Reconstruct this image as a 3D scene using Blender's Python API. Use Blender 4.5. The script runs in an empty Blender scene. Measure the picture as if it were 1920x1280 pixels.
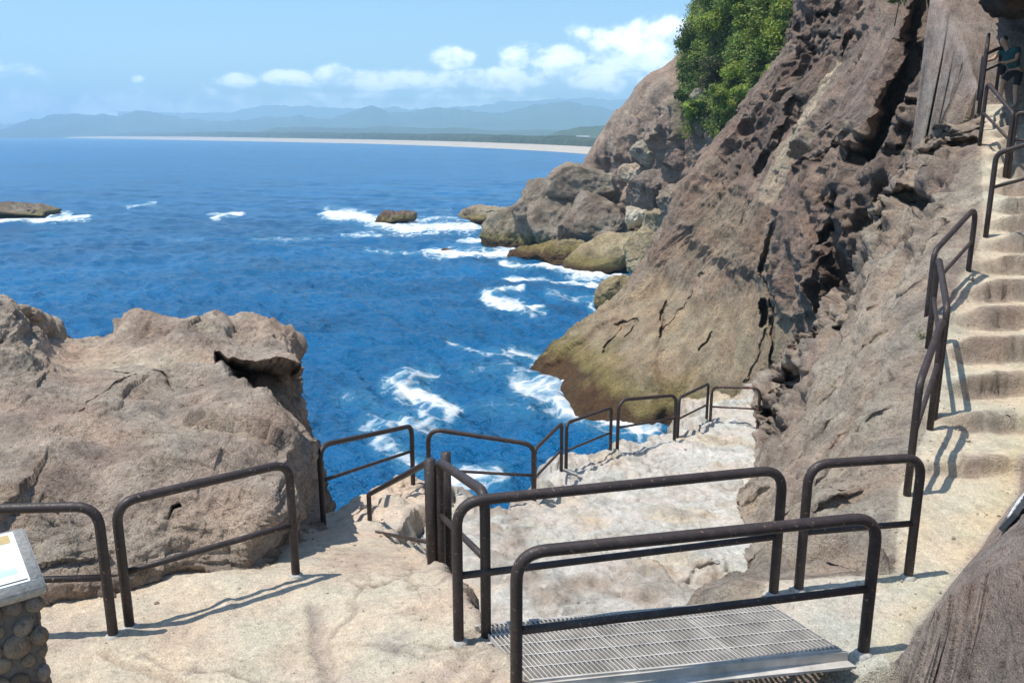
import bpy, bmesh, math, random
import numpy as np
from mathutils import Vector, Matrix

R = math.radians
f32 = np.float32
scene = bpy.context.scene
COL = scene.collection
random.seed(7)

# ------------------------------------------------------------------ camera frame (metres, z = 0 is the sea)
CAMZ = 15.0
F = 1600.0
PITCH = R(13.6)
cp, sp = math.cos(PITCH), math.sin(PITCH)


def W(px, py, d):
    """survey point: bearing of a photo pixel at ground distance d"""
    u = (px - 960.0) / F
    v = (640.0 - py) / F
    t = d / (cp + v * sp)
    return np.array([u * t, d, CAMZ + (-sp + v * cp) * t])


def WH(px, py, H):
    v = (640.0 - py) / F
    t = -H / (-sp + v * cp)
    return W(px, py, t * (cp + v * sp))


def proj(P):
    x = P[..., 0]
    y = P[..., 1]
    z = P[..., 2] - CAMZ
    fw = np.maximum(y * cp - z * sp, 0.05)
    up = y * sp + z * cp
    return 960 + F * x / fw, 640 - F * up / fw


# ------------------------------------------------------------------ numpy noise
def _hash(ix, iy, iz, seed):
    h = ix.astype(np.uint32) * np.uint32(374761393) + iy.astype(np.uint32) * np.uint32(668265263) \
        + iz.astype(np.uint32) * np.uint32(2246822519) + np.uint32((seed * 3266489917 + 12345) & 0xffffffff)
    h = (h ^ (h >> np.uint32(15))) * np.uint32(2246822519)
    h = (h ^ (h >> np.uint32(13))) * np.uint32(3266489917)
    return h ^ (h >> np.uint32(16))


def pn(P, seed=0):
    """gradient noise, roughly -1..1"""
    P = P.astype(f32)
    I = np.floor(P)
    Fr = P - I
    I = I.astype(np.int64)
    U = Fr * Fr * Fr * (Fr * (Fr * 6 - 15) + 10)
    out = 0
    for dx in (0, 1):
        wx = U[:, 0] if dx else 1 - U[:, 0]
        for dy in (0, 1):
            wy = U[:, 1] if dy else 1 - U[:, 1]
            for dz in (0, 1):
                wz = U[:, 2] if dz else 1 - U[:, 2]
                h = _hash(I[:, 0] + dx, I[:, 1] + dy, I[:, 2] + dz, seed)
                gx = (h & np.uint32(1023)).astype(f32) / 511.5 - 1
                gy = ((h >> np.uint32(10)) & np.uint32(1023)).astype(f32) / 511.5 - 1
                gz = ((h >> np.uint32(20)) & np.uint32(1023)).astype(f32) / 511.5 - 1
                out = out + wx * wy * wz * (gx * (Fr[:, 0] - dx) + gy * (Fr[:, 1] - dy) + gz * (Fr[:, 2] - dz))
    return out * 1.5


def fbm(P, octv=5, seed=0, gain=0.5, ridge=False):
    a, s, tot = 1.0, 0.0, 0.0
    Q = P.astype(f32)
    for o in range(octv):
        n = pn(Q, seed + o * 17)
        if ridge:
            n = 1 - 2 * np.abs(n)
        s = s + a * n
        tot += a
        a *= gain
        Q = Q * f32(2.03) + f32(3.7)
    return s / tot


def _cells(P, seed):
    P = P.astype(f32)
    I = np.floor(P - f32(.5)).astype(np.int64)
    for dx in (0, 1):
        for dy in (0, 1):
            for dz in (0, 1):
                c0, c1, c2 = I[:, 0] + dx, I[:, 1] + dy, I[:, 2] + dz
                h = _hash(c0, c1, c2, seed)
                q0 = c0 + f32(.14) + f32(.72) * (h & np.uint32(1023)).astype(f32) / 1023
                q1 = c1 + f32(.14) + f32(.72) * ((h >> np.uint32(10)) & np.uint32(1023)).astype(f32) / 1023
                q2 = c2 + f32(.14) + f32(.72) * ((h >> np.uint32(20)) & np.uint32(1023)).astype(f32) / 1023
                e0, e1, e2 = P[:, 0] - q0, P[:, 1] - q1, P[:, 2] - q2
                yield h, e0, e1, e2, e0 * e0 + e1 * e1 + e2 * e2


def worley(P, seed=0):
    """F1 and F2 cell distances"""
    f1 = np.full(len(P), 9.0, f32)
    f2 = np.full(len(P), 9.0, f32)
    for h, e0, e1, e2, d in _cells(P, seed):
        f2 = np.where(d < f1, f1, np.minimum(f2, d))
        f1 = np.minimum(f1, d)
    return np.sqrt(f1), np.sqrt(f2)


def _env(P, seed, step, tilt, k_):
    out = np.full(len(P), -9.0, f32)
    for h, e0, e1, e2, d in _cells(P, seed):
        k = h * np.uint32(2654435761)
        k = k ^ (k >> np.uint32(13))
        a = (k & np.uint32(255)).astype(f32) / 127.5 - 1
        b = ((k >> np.uint32(8)) & np.uint32(255)).astype(f32) / 127.5 - 1
        c = ((k >> np.uint32(16)) & np.uint32(255)).astype(f32) / 127.5 - 1
        l = ((k >> np.uint32(24)) & np.uint32(255)).astype(f32) / 127.5 - 1
        out = np.maximum(out, tilt * (a * e0 + b * e1 + c * e2) + step * l - k_ * d)
    return out


def facet(P, seed=0, step=.45, tilt=1.0, k_=.9):
    """broken-rock relief: tilted facets meeting in sharp creases and sharp edges, without gaps"""
    return 1.1 * (_env(P, seed, step, tilt, k_) - _env(P + f32(5.3), seed + 500, step, tilt, k_) * f32(.8))


def sm(a, b, x):
    t = np.clip((x - a) / (b - a), 0, 1)
    return t * t * (3 - 2 * t)


def seg_d(x, y, pl):
    d = np.full(x.shape, 1e9)
    for (x0, y0), (x1, y1) in zip(pl[:-1], pl[1:]):
        vx, vy = x1 - x0, y1 - y0
        L = vx * vx + vy * vy + 1e-9
        t = np.clip(((x - x0) * vx + (y - y0) * vy) / L, 0, 1)
        d = np.minimum(d, (x - x0 - t * vx) ** 2 + (y - y0 - t * vy) ** 2)
    return np.sqrt(d)


def poly_sd(x, y, poly):
    """signed distance, negative inside"""
    d = seg_d(x, y, list(poly) + [poly[0]])
    ins = np.zeros(x.shape, bool)
    n = len(poly)
    for i in range(n):
        x0, y0 = poly[i]
        x1, y1 = poly[(i + 1) % n]
        if y0 == y1:
            continue
        c = ((y0 > y) != (y1 > y)) & (x < (x1 - x0) * (y - y0) / (y1 - y0) + x0)
        ins ^= c
    return np.where(ins, -d, d)


def cr_mat(n_in, n_out):
    """Catmull-Rom interpolation matrix"""
    A = np.zeros((n_out, n_in))
    for k, t in enumerate(np.linspace(0, n_in - 1, n_out)):
        i = min(int(t), n_in - 2)
        s = t - i
        w = (-.5 * s + s * s - .5 * s ** 3, 1 - 2.5 * s * s + 1.5 * s ** 3,
             .5 * s + 2 * s * s - 1.5 * s ** 3, -.5 * s * s + .5 * s ** 3)
        for j in range(4):
            A[k, min(max(i - 1 + j, 0), n_in - 1)] += w[j]
    return A


def loft(net, nu, nv):
    net = np.array(net, float)
    return np.einsum('ui,ijk,vj->uvk', cr_mat(net.shape[0], nu), net, cr_mat(net.shape[1], nv))


def grid_normals(P):
    du = np.gradient(P, axis=0)
    dv = np.gradient(P, axis=1)
    n = np.cross(du, dv)
    return n / (np.linalg.norm(n, axis=2, keepdims=True) + 1e-9)


def blur(a, n=1):
    for _ in range(n):
        b = np.pad(a, 1, mode='edge')
        a = (b[:-2, 1:-1] + b[2:, 1:-1] + b[1:-1, :-2] + b[1:-1, 2:] + 4 * a) / 8
    return a


def soft(a, sh_, k=2):
    return blur(np.asarray(a, float).reshape(sh_), k).ravel()


# ------------------------------------------------------------------ object helpers
def tag(o, label=None, cat=None, group=None, kind=None):
    if label:
        o['label'] = label
    if cat:
        o['category'] = cat
    if group:
        o['group'] = group
    if kind:
        o['kind'] = kind
    return o


def link(name, me, mat=None, parent=None):
    o = bpy.data.objects.new(name, me)
    COL.objects.link(o)
    if mat is not None:
        for m in (mat if isinstance(mat, (list, tuple)) else [mat]):
            me.materials.append(m)
    if parent is not None:
        o.parent = parent
    return o


def empty(name, loc=(0, 0, 0)):
    o = bpy.data.objects.new(name, None)
    o.empty_display_size = 0.2
    o.location = loc
    COL.objects.link(o)
    return o


def np_mesh(name, V, Fc, cols=None, attrs=None, smooth=True, mi=None):
    """V (n,3), Fc (m,k) -> mesh"""
    V = np.ascontiguousarray(V, f32)
    Fc = np.ascontiguousarray(Fc, np.int32)
    me = bpy.data.meshes.new(name)
    me.vertices.add(len(V))
    me.vertices.foreach_set('co', V.ravel())
    k = Fc.shape[1]
    me.loops.add(Fc.size)
    me.loops.foreach_set('vertex_index', Fc.ravel())
    me.polygons.add(len(Fc))
    me.polygons.foreach_set('loop_start', np.arange(0, Fc.size, k, dtype=np.int32))
    me.polygons.foreach_set('loop_total', np.full(len(Fc), k, np.int32))
    me.polygons.foreach_set('use_smooth', np.full(len(Fc), smooth, bool))
    if mi is not None:
        me.polygons.foreach_set('material_index', np.ascontiguousarray(mi, np.int32))
    if cols is not None:
        a = me.color_attributes.new('Col', 'FLOAT_COLOR', 'POINT')
        c = np.ones((len(V), 4), f32)
        c[:, :3] = cols
        a.data.foreach_set('color', c.ravel())
    for nm, val in (attrs or {}).items():
        a = me.attributes.new(nm, 'FLOAT', 'POINT')
        a.data.foreach_set('value', np.ascontiguousarray(val, f32).ravel())
    me.update(calc_edges=True)
    me.validate()
    return me


def grid_faces(nu, nv, flip=False):
    i = np.arange(nu * nv, dtype=np.int32).reshape(nu, nv)
    q = np.stack([i[:-1, :-1], i[1:, :-1], i[1:, 1:], i[:-1, 1:]], -1).reshape(-1, 4)
    return q[:, ::-1] if flip else q


def sub_mesh(name, V, Fc, keep, cols=None):
    Fk = Fc[keep]
    u, inv = np.unique(Fk, return_inverse=True)
    return np_mesh(name, V[u], inv.reshape(Fk.shape), None if cols is None else cols[u])


def sweep(pts, rad, seg=12, cap=True):
    """tube along pts -> V, F"""
    pts = [Vector(p) for p in pts]
    n = len(pts)
    tang = []
    for i in range(n):
        a = pts[max(i - 1, 0)]
        b = pts[min(i + 1, n - 1)]
        tang.append((b - a).normalized())
    ref = Vector((0, 0, 1)) if abs(tang[0].z) < .9 else Vector((1, 0, 0))
    nrm = tang[0].cross(ref).normalized()
    V, Fq = [], []
    rads = rad if isinstance(rad, (list, tuple)) else [rad] * n
    for i in range(n):
        nrm = (nrm - tang[i] * nrm.dot(tang[i])).normalized()
        bn = tang[i].cross(nrm)
        for k in range(seg):
            a = 2 * math.pi * k / seg
            V.append(pts[i] + (nrm * math.cos(a) + bn * math.sin(a)) * rads[i])
    for i in range(n - 1):
        for k in range(seg):
            k2 = (k + 1) % seg
            Fq.append((i * seg + k, i * seg + k2, (i + 1) * seg + k2, (i + 1) * seg + k))
    if cap:
        for i, s in ((0, -1), (n - 1, 1)):
            c = len(V)
            V.append(pts[i] + tang[i] * 0.004 * s)
            for k in range(seg):
                k2 = (k + 1) % seg
                a, b = i * seg + k, i * seg + k2
                Fq.append((b, a, c, c) if s < 0 else (a, b, c, c))
    return V, Fq


class MB:
    """collects tubes and boxes into one mesh"""
    def __init__(s):
        s.V, s.F = [], []

    def add(s, V, Fq):
        o = len(s.V)
        s.V += [tuple(v) for v in V]
        s.F += [tuple(i + o for i in dict.fromkeys(f)) for f in Fq]

    def tube(s, pts, r, seg=12):
        s.add(*sweep(pts, r, seg))

    def box(s, c, ax, ay, az):
        """centre and three half-axis vectors"""
        c, ax, ay, az = Vector(c), Vector(ax), Vector(ay), Vector(az)
        V = [c + ax * i + ay * j + az * k for i in (-1, 1) for j in (-1, 1) for k in (-1, 1)]
        s.add(V, [(0, 1, 3, 2), (4, 6, 7, 5), (0, 4, 5, 1), (2, 3, 7, 6), (0, 2, 6, 4), (1, 5, 7, 3)])

    def build(s, name, mat, parent=None, smooth=True, bevel=0):
        me = bpy.data.meshes.new(name)
        off = Vector((0, 0, 0))
        q = parent
        while q is not None:
            off = off + q.location
            q = q.parent
        me.from_pydata([tuple(Vector(v) - off) for v in s.V], [], s.F)
        me.update()
        bm = bmesh.new()
        bm.from_mesh(me)
        bmesh.ops.recalc_face_normals(bm, faces=bm.faces)
        if bevel:
            bmesh.ops.bevel(bm, geom=list(bm.edges), offset=bevel, segments=2, affect='EDGES')
        bm.to_mesh(me)
        bm.free()
        me.polygons.foreach_set('use_smooth', [smooth] * len(me.polygons))
        return link(name, me, mat, parent)


# ------------------------------------------------------------------ materials
def new_mat(name):
    m = bpy.data.materials.new(name)
    m.use_nodes = True
    nt = m.node_tree
    nt.nodes.clear()
    out = nt.nodes.new('ShaderNodeOutputMaterial')
    return m, nt, out


def N(nt, typ, **kw):
    n = nt.nodes.new(typ)
    for k, v in kw.items():
        if k.startswith('i_'):
            key = k[2:]
            key = int(key) if key.isdigit() else key.replace('_', ' ')
            n.inputs[key].default_value = v
        else:
            setattr(n, k, v)
    return n


def ramp(nt, fac, stops):
    r = nt.nodes.new('ShaderNodeValToRGB')
    e = r.color_ramp.elements
    while len(e) > 1:
        e.remove(e[-1])
    e[0].position = stops[0][0]
    e[0].color = stops[0][1]
    for p, c in stops[1:]:
        k = e.new(p)
        k.color = c
    nt.links.new(fac, r.inputs[0])
    return r


def g(v):
    return (v, v, v, 1)


def rock_mat(name, scale=1.0, bump=0.04, lo=0.62, hi=1.3, rough=0.92, pits=0.5, spk=.5, gain=(1.31, 1.25, 1.165)):
    """rock: albedo from the mesh's Col attribute with mottling, speckle and real relief in the bump"""
    m, nt, out = new_mat(name)
    L = nt.links.new
    tc = N(nt, 'ShaderNodeTexCoord')
    at = N(nt, 'ShaderNodeAttribute', attribute_name='Col')
    n1 = N(nt, 'ShaderNodeTexNoise', i_Scale=1.3 * scale, i_Detail=8, i_Roughness=.65)
    n2 = N(nt, 'ShaderNodeTexNoise', i_Scale=9 * scale, i_Detail=8, i_Roughness=.7)
    n3 = N(nt, 'ShaderNodeTexNoise', i_Scale=42 * scale, i_Detail=5, i_Roughness=.7)
    vo = N(nt, 'ShaderNodeTexVoronoi', i_Scale=16 * scale)
    for n in (n1, n2, n3, vo):
        L(tc.outputs['Object'], n.inputs['Vector'])
    r1 = ramp(nt, n1.outputs['Fac'], [(.32, g(lo)), (.5, g(1)), (.68, g(hi))])
    r2 = ramp(nt, n2.outputs['Fac'], [(.30, g(spk)), (.47, g(1)), (.55, g(1.04)), (.72, g(1.36))])
    r3 = ramp(nt, n3.outputs['Fac'], [(.34, g(spk)), (.47, g(1)), (.54, g(1.05)), (.68, g(1.4))])
    tint = N(nt, 'ShaderNodeTexNoise', i_Scale=.7 * scale, i_Detail=4)
    L(tc.outputs['Object'], tint.inputs['Vector'])
    rt = ramp(nt, tint.outputs['Fac'], [(.35, (1.06 * gain[0], .98 * gain[1], .93 * gain[2], 1)), (.65, (.96 * gain[0], gain[1], gain[2], 1))])
    cur = at.outputs['Color']
    for r in (r1, r2, r3, rt):
        mx = N(nt, 'ShaderNodeMix', data_type='RGBA', blend_type='MULTIPLY')
        mx.inputs[0].default_value = 1
        L(cur, mx.inputs[6])
        L(r.outputs['Color'], mx.inputs[7])
        cur = mx.outputs[2]
    p = N(nt, 'ShaderNodeBsdfPrincipled', i_Roughness=rough)
    p.inputs['Specular IOR Level'].default_value = .25
    L(cur, p.inputs['Base Color'])
    # height for the bump
    a = N(nt, 'ShaderNodeMath', operation='MULTIPLY', i_1=.55)
    L(n2.outputs['Fac'], a.inputs[0])
    b = N(nt, 'ShaderNodeMath', operation='MULTIPLY_ADD', i_1=.28)
    L(n3.outputs['Fac'], b.inputs[0])
    L(a.outputs[0], b.inputs[2])
    pr = ramp(nt, vo.outputs['Distance'], [(.0, g(0)), (.35, g(1))])
    c = N(nt, 'ShaderNodeMath', operation='MULTIPLY_ADD', i_1=.22 * pits)
    L(pr.outputs['Color'], c.inputs[0])
    L(b.outputs[0], c.inputs[2])
    bp = N(nt, 'ShaderNodeBump', i_Strength=1.0, i_Distance=bump)
    L(c.outputs[0], bp.inputs['Height'])
    L(bp.outputs[0], p.inputs['Normal'])
    L(p.outputs[0], out.inputs[0])
    return m


M = {}
M['rock'] = rock_mat('weathered_rock', .8, .42, spk=.36)
M['rock_far'] = rock_mat('far_rock', .28, .8, spk=.5)
M['rock_near'] = rock_mat('near_rock', 1.9, .15, spk=.38)
M['sand'] = rock_mat('worn_sandstone', 1.9, .05, lo=.82, hi=1.1, pits=.8, spk=.68, gain=(1.02, 1.0, .99))


def paint_mat(name, col, rough=.4, rust=.0):
    m, nt, out = new_mat(name)
    L = nt.links.new
    tc = N(nt, 'ShaderNodeTexCoord')
    n = N(nt, 'ShaderNodeTexNoise', i_Scale=9, i_Detail=6, i_Roughness=.7)
    L(tc.outputs['Object'], n.inputs[0])
    d = tuple(c * .6 for c in col) + (1,)
    l = tuple(min(c * 1.7, 1) for c in col) + (1,)
    stops = [(.3, d), (.55, tuple(col) + (1,)), (.7, l)]
    if rust:
        stops = [(.3, d), (.52, tuple(col) + (1,)), (.60, (.22, .08, .035, 1)), (.75, (.33, .14, .07, 1))]
    r = ramp(nt, n.outputs['Fac'], stops)
    n2 = N(nt, 'ShaderNodeTexNoise', i_Scale=60, i_Detail=3)
    L(tc.outputs['Object'], n2.inputs[0])
    rr = ramp(nt, n2.outputs['Fac'], [(.3, g(rough * .8)), (.7, g(min(rough * 1.35, 1)))])
    sp_ = N(nt, 'ShaderNodeTexNoise', i_Scale=38, i_Detail=2)
    L(tc.outputs['Object'], sp_.inputs[0])
    chips = ramp(nt, sp_.outputs['Fac'], [(.67, g(0)), (.71, g(1))])
    mx = N(nt, 'ShaderNodeMix', data_type='RGBA')
    L(chips.outputs[0], mx.inputs[0])
    L(r.outputs[0], mx.inputs[6])
    mx.inputs[7].default_value = (.2, .13, .09, 1)
    p = N(nt, 'ShaderNodeBsdfPrincipled')
    p.inputs['Specular IOR Level'].default_value = .45
    L(mx.outputs[2], p.inputs['Base Color'])
    L(rr.outputs[0], p.inputs['Roughness'])
    bp = N(nt, 'ShaderNodeBump', i_Strength=.25, i_Distance=.003)
    L(n2.outputs['Fac'], bp.inputs['Height'])
    L(bp.outputs[0], p.inputs['Normal'])
    L(p.outputs[0], out.inputs[0])
    return m


M['rail'] = paint_mat('brown_rail_paint', (.042, .029, .026), .52)
M['rail_rust'] = paint_mat('rusty_rail_paint', (.05, .03, .025), .5, rust=1)


def plain_mat(name, col, rough=.6, metal=0.0, var=.15, scale=12, bump=.002):
    m, nt, out = new_mat(name)
    L = nt.links.new
    tc = N(nt, 'ShaderNodeTexCoord')
    n = N(nt, 'ShaderNodeTexNoise', i_Scale=scale, i_Detail=6, i_Roughness=.65)
    L(tc.outputs['Object'], n.inputs[0])
    r = ramp(nt, n.outputs['Fac'], [(.3, tuple(c * (1 - var) for c in col) + (1,)),
                                    (.7, tuple(min(1, c * (1 + var)) for c in col) + (1,))])
    p = N(nt, 'ShaderNodeBsdfPrincipled', i_Roughness=rough, i_Metallic=metal)
    L(r.outputs[0], p.inputs['Base Color'])
    if bump:
        bp = N(nt, 'ShaderNodeBump', i_Strength=.6, i_Distance=bump)
        L(n.outputs['Fac'], bp.inputs['Height'])
        L(bp.outputs[0], p.inputs['Normal'])
    L(p.outputs[0], out.inputs[0])
    return m


M['galv'] = plain_mat('galvanised_steel', (.50, .465, .42), .6, .15, .3, 5)
M['concrete'] = plain_mat('rough_concrete', (.42, .4, .36), .9, 0, .35, 40, .006)
M['cobble'] = rock_mat('cobble_stone', 3.0, .03, gain=(1.05, 1, .95))

# ------------------------------------------------------------------ shared colour palette (albedo)
BROWN = np.array([.225, .17, .145])
PURPLE = np.array([.168, .136, .122])
OLIVE = np.array([.345, .28, .195])
TAN = np.array([.44, .36, .24])
GREYB = np.array([.315, .25, .21])
SAND = np.array([.60, .52, .40])
PALE = np.array([.50, .485, .445])
DARK = np.array([.05, .04, .036])


def mixc(a, b, t):
    return a + (b - a) * t[:, None]


def shore(col, P, nz, k=1.0):
    """algae and barnacle bands just above the sea"""
    z = P[:, 2] + nz * 1.1
    col = mixc(col, np.array([.20, .165, .06]), sm(3.6 * k, 1.9 * k, z) * .85)
    col = mixc(col, np.array([.075, .04, .022]), sm(1.9 * k, .9 * k, z) * .9)
    return col


# ================================================================== CLIFF (the great wall beside the stairs)
strips = [
    [(1010, 705, 55), (1060, 660, 54), (1100, 625, 54), (1145, 585, 54), (1195, 530, 54), (1260, 430, 54), (1335, 285, 54), (1400, 210, 53), (1495, 75, 52), (1520, -60, 52), (1540, -200, 52)],
    [(1040, 725, 50.8), (1085, 680, 50), (1130, 640, 49.5), (1180, 600, 49), (1240, 545, 48.5), (1310, 440, 48), (1380, 300, 47.5), (1440, 220, 47), (1535, 80, 46), (1575, -60, 46), (1600, -200, 46)],
    [(1080, 765, 46.8), (1140, 710, 45.5), (1195, 665, 44.5), (1245, 610, 44), (1300, 550, 43.5), (1360, 445, 43), (1425, 310, 42.5), (1480, 225, 42), (1575, 85, 41), (1620, -60, 41), (1650, -200, 41)],
    [(1200, 800, 43.5), (1250, 730, 43.3), (1290, 675, 42), (1330, 615, 40.8), (1370, 550, 39.5), (1415, 450, 38.5), (1475, 315, 37.5), (1530, 228, 37), (1620, 90, 36), (1670, -60, 36), (1700, -200, 36)],
    [(1320, 820, 41.5), (1360, 740, 40.5), (1390, 680, 38.3), (1415, 620, 36.3), (1440, 555, 34.5), (1475, 455, 33.5), (1530, 320, 32.5), (1580, 230, 32), (1665, 90, 31), (1720, -60, 31), (1750, -200, 31)],
    [(1420, 830, 38), (1450, 750, 36), (1475, 685, 33), (1500, 620, 30.5), (1520, 560, 30), (1550, 460, 29), (1595, 325, 28), (1645, 235, 27.5), (1725, 95, 27), (1775, -60, 27), (1800, -200, 27)],
    [(1530, 840, 34), (1560, 755, 29.5), (1585, 690, 28), (1605, 625, 27), (1620, 565, 26.5), (1650, 465, 25.5), (1690, 330, 24.5), (1730, 240, 24), (1795, 95, 23.5), (1840, -60, 23.5), (1860, -200, 23.5)],
    [(1640, 850, 31), (1680, 760, 27), (1700, 695, 25.5), (1715, 630, 24.5), (1730, 570, 24), (1755, 470, 23.2), (1790, 335, 22.8), (1825, 245, 23), (1870, 100, 24), (1900, -60, 24), (1920, -200, 24)],
    [(1760, 850, 29), (1800, 760, 26), (1820, 695, 25), (1835, 630, 24.5), (1850, 570, 24), (1870, 470, 24), (1890, 335, 24), (1910, 245, 25), (1990, 100, 27), (2030, -60, 27), (2060, -200, 27)],
]
# the wall leans back: its upper part stands farther off than its foot
lean = [
    [55, 55, 55, 55, 55, 55.3, 56, 56, 56.5, 57, 58],
    [50.8, 51, 51.3, 51.6, 52, 52.5, 53.2, 53.5, 54, 55, 56],
    [46.8, 47, 47.3, 47.6, 48, 48.5, 49.2, 49.6, 50, 51, 52],
    [43.5, 43.5, 43.6, 43.8, 44, 44.5, 45, 45.5, 46, 47, 48],
    [41.5, 40.3, 39.8, 39.4, 39, 38.6, 38.3, 38.3, 38.5, 39, 40],
    [38, 35.5, 34, 33, 32.4, 31.7, 31.3, 31.2, 31.4, 32, 33],
    [34, 29.8, 28.6, 28, 27.6, 27.1, 26.9, 26.9, 27.1, 28, 29],
    [31, 27.4, 26.4, 25.8, 25.4, 25, 24.8, 25, 25.6, 26, 27],
    [29, 26.4, 25.6, 25, 24.8, 24.8, 25, 26, 27.5, 28, 29]]
net = [[W(q[0], q[1], dd) for q, dd in zip(s, dl)] for s, dl in zip(strips, lean)]
back = [[p + np.array([3.0, 9.0, -1.0]) for p in net[0]]]
back2 = [[p + np.array([8.0, 14.0, -4.0]) for p in net[0]]]
net = back2 + back + net
net = [[s[0] * 2 - s[1] - np.array([0, 0, .5])] + list(s) for s in net]     # run on below the sea
NU, NV = 660, 720
P = loft(net, NU, NV)
Nm = grid_normals(P)
if Nm[NU // 2, NV // 2, 0] > 0:
    Nm = -Nm
px, py = proj(P)
sh = P.shape[:2]
p = P.reshape(-1, 3)
n = Nm.reshape(-1, 3)
px = px.ravel()
py = py.ravel()
# wobble the marks so no drawn line stays straight
wob = fbm(p / 2.2, 4, 5)
wob2 = fbm(p / 2.2 + 31, 4, 9)
qx = px + wob * 16
qy = py + wob2 * 16

PILLAR = [(1462, 400), (1500, 290), (1550, 205), (1605, 110), (1640, 40), (1672, 4), (1705, 8), (1728, 40), (1722, 120), (1690, 180), (1678, 225), (1640, 300), (1590, 250), (1540, 290), (1500, 400)]
CLEFT = [(1734, -60), (1806, -60), (1784, 20), (1760, 80), (1744, 150), (1728, 205), (1700, 262), (1658, 312), (1640, 300), (1678, 225), (1690, 170), (1722, 120), (1734, 50)]
PLATE = [(1760, -100), (1900, -100), (1880, 80), (1840, 170), (1745, 230), (1750, 110), (1780, 30)]
SMOOTH = [(1010, 720), (1130, 600), (1230, 500), (1330, 560), (1440, 520), (1500, 600), (1480, 720), (1300, 860), (1000, 860)]
SLOPE2 = [(1260, 430), (1330, 300), (1400, 360), (1470, 390), (1480, 520), (1330, 560), (1230, 500)]
TOPD = [(1380, 260), (1500, 60), (1500, -200), (1640, -200), (1640, 20), (1560, 190), (1480, 300), (1440, 330), (1330, 330)]
m_pil = sm(4, -55, poly_sd(px + wob * 6, py + wob2 * 6, PILLAR))
m_pil_s = sm(3, -9, poly_sd(qx, qy, PILLAR))
m_cl = sm(4, -5, poly_sd(px + wob * 7, py + wob2 * 7, CLEFT))
m_pl = sm(10, -25, poly_sd(qx, qy, PLATE))
m_smo = sm(25, -45, poly_sd(qx, qy, SMOOTH))
m_s2 = sm(25, -45, poly_sd(qx, qy, SLOPE2))
m_top = sm(15, -30, poly_sd(qx, qy, TOPD))
calm = np.clip(.92 * m_smo + .72 * m_s2 + .85 * m_pl + .85 * m_pil + .15, 0, 1)
rough = 1 - calm * .8

# strata run up the wall; stretch the relief that way
up = np.array([.35, -.1, .93])
tt = p @ up
pa = p - np.outer(tt, up) * .55
wv = np.stack([wob, wob2, wob], 1)
big = fbm(pa / 5.5, 4, 21)
fine = fbm(p / .62, 5, 23, .6)
ridg = fbm(pa / 1.1, 5, 22, .6, ridge=True)
fa = facet((p - np.outer(tt, up) * .35) / 4.6 + wv * .3, 24)
fb_ = facet((p - np.outer(tt, up) * .3) / 1.5 + wv * .3, 25)
fc_ = facet(p / .42 + wv * .3, 26)
patch = sm(-.15, .3, fbm(p / 4.0, 3, 27))
un = np.array([.50, -.10, .86])
un = un / np.linalg.norm(un)
pd = p - np.outer(p @ un, un) * .88 + wv * .35
rib = fbm(pd / 2.6, 5, 28, .5, ridge=True)
rib2 = fbm(pd / .8, 5, 29, .55, ridge=True)
ribm = np.clip(.25 + .45 * m_s2 + m_top + .5 * m_pil + .6 * (1 - m_smo), 0, 1) * (1 - .75 * m_smo) * (1 - .95 * m_pl)
CAVES = [[(1395, 215), (1470, 130), (1500, 150), (1430, 290), (1370, 330), (1350, 300)],
         [(1520, 250), (1600, 235), (1640, 290), (1600, 330), (1540, 330), (1490, 340)],
         [(1560, 380), (1640, 350), (1760, 300), (1830, 250), (1840, 330), (1720, 450), (1640, 480), (1620, 620), (1540, 560)],
         [(1500, 30), (1590, 20), (1560, 110), (1500, 170), (1470, 150)],
         [(1700, 230), (1790, 190), (1830, 120), (1840, 260), (1720, 300)]]
cavz = np.zeros(len(p))
for pl_ in CAVES:
    cavz = np.maximum(cavz, sm(18, -22, poly_sd(qx, qy, pl_)))
calm = np.clip(calm - cavz * .7, 0, 1)
rough = 1 - calm * .85
m_u0 = sm(15, -30, poly_sd(qx, qy, [(1262, 432), (1335, 285), (1400, 290), (1468, 392), (1448, 515), (1392, 535), (1330, 500)]))
rough = np.clip(rough + .45 * m_u0, 0, 1)
disp = big * (.35 + .55 * rough) + fa * (.10 + .42 * rough) + fb_ * .23 * rough * (.25 + .75 * patch) + fc_ * (.02 + .085 * rough * (.3 + .7 * patch)) + (rib - .25) * .95 * ribm * (1 - .6 * m_pil) + (rib2 - .25) * .26 * ribm * (1 - .5 * m_pil) + (ridg - .3) * .20 * rough + fine * (.05 + .13 * rough)
# hollow weathering (tafoni)
g1, g2 = worley(p / 1.25 + wv * .5, 11)
g3, _ = worley(p / .5 + wv * .4, 12)
cav_m = np.clip(sm(.12, .42, fbm(p / 3.5, 3, 41)) * rough * .5 + cavz, 0, 1)
cav = sm(.52, .24, g1) * cav_m
cav2 = sm(.48, .2, g3) * np.clip(cav_m + .2 * rough * patch, 0, 1)
view = p - np.array([0, 0, CAMZ])
view = view / np.linalg.norm(view, axis=1, keepdims=True)
inward = view * .75 + np.array([.45, .2, -.05])
inward = inward / np.linalg.norm(inward, axis=1, keepdims=True)
ind = 1.05 * cav + .26 * cav2
deep = np.zeros(len(p))
TOE = [(960, 700), (1130, 595), (1215, 560), (1246, 600), (1250, 660), (1246, 900), (940, 900)]
BLK = [(1454, 512), (1476, 392), (1525, 385), (1570, 470), (1560, 600), (1452, 606)]
UPR = [(1262, 432), (1335, 285), (1400, 290), (1468, 392), (1448, 515), (1392, 535), (1330, 500)]
m_toe = sm(2, -34, poly_sd(qx, qy, TOE))
m_blk = sm(2, -16, poly_sd(qx, qy, BLK))
m_upr = sm(4, -30, poly_sd(qx, qy, UPR))
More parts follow.
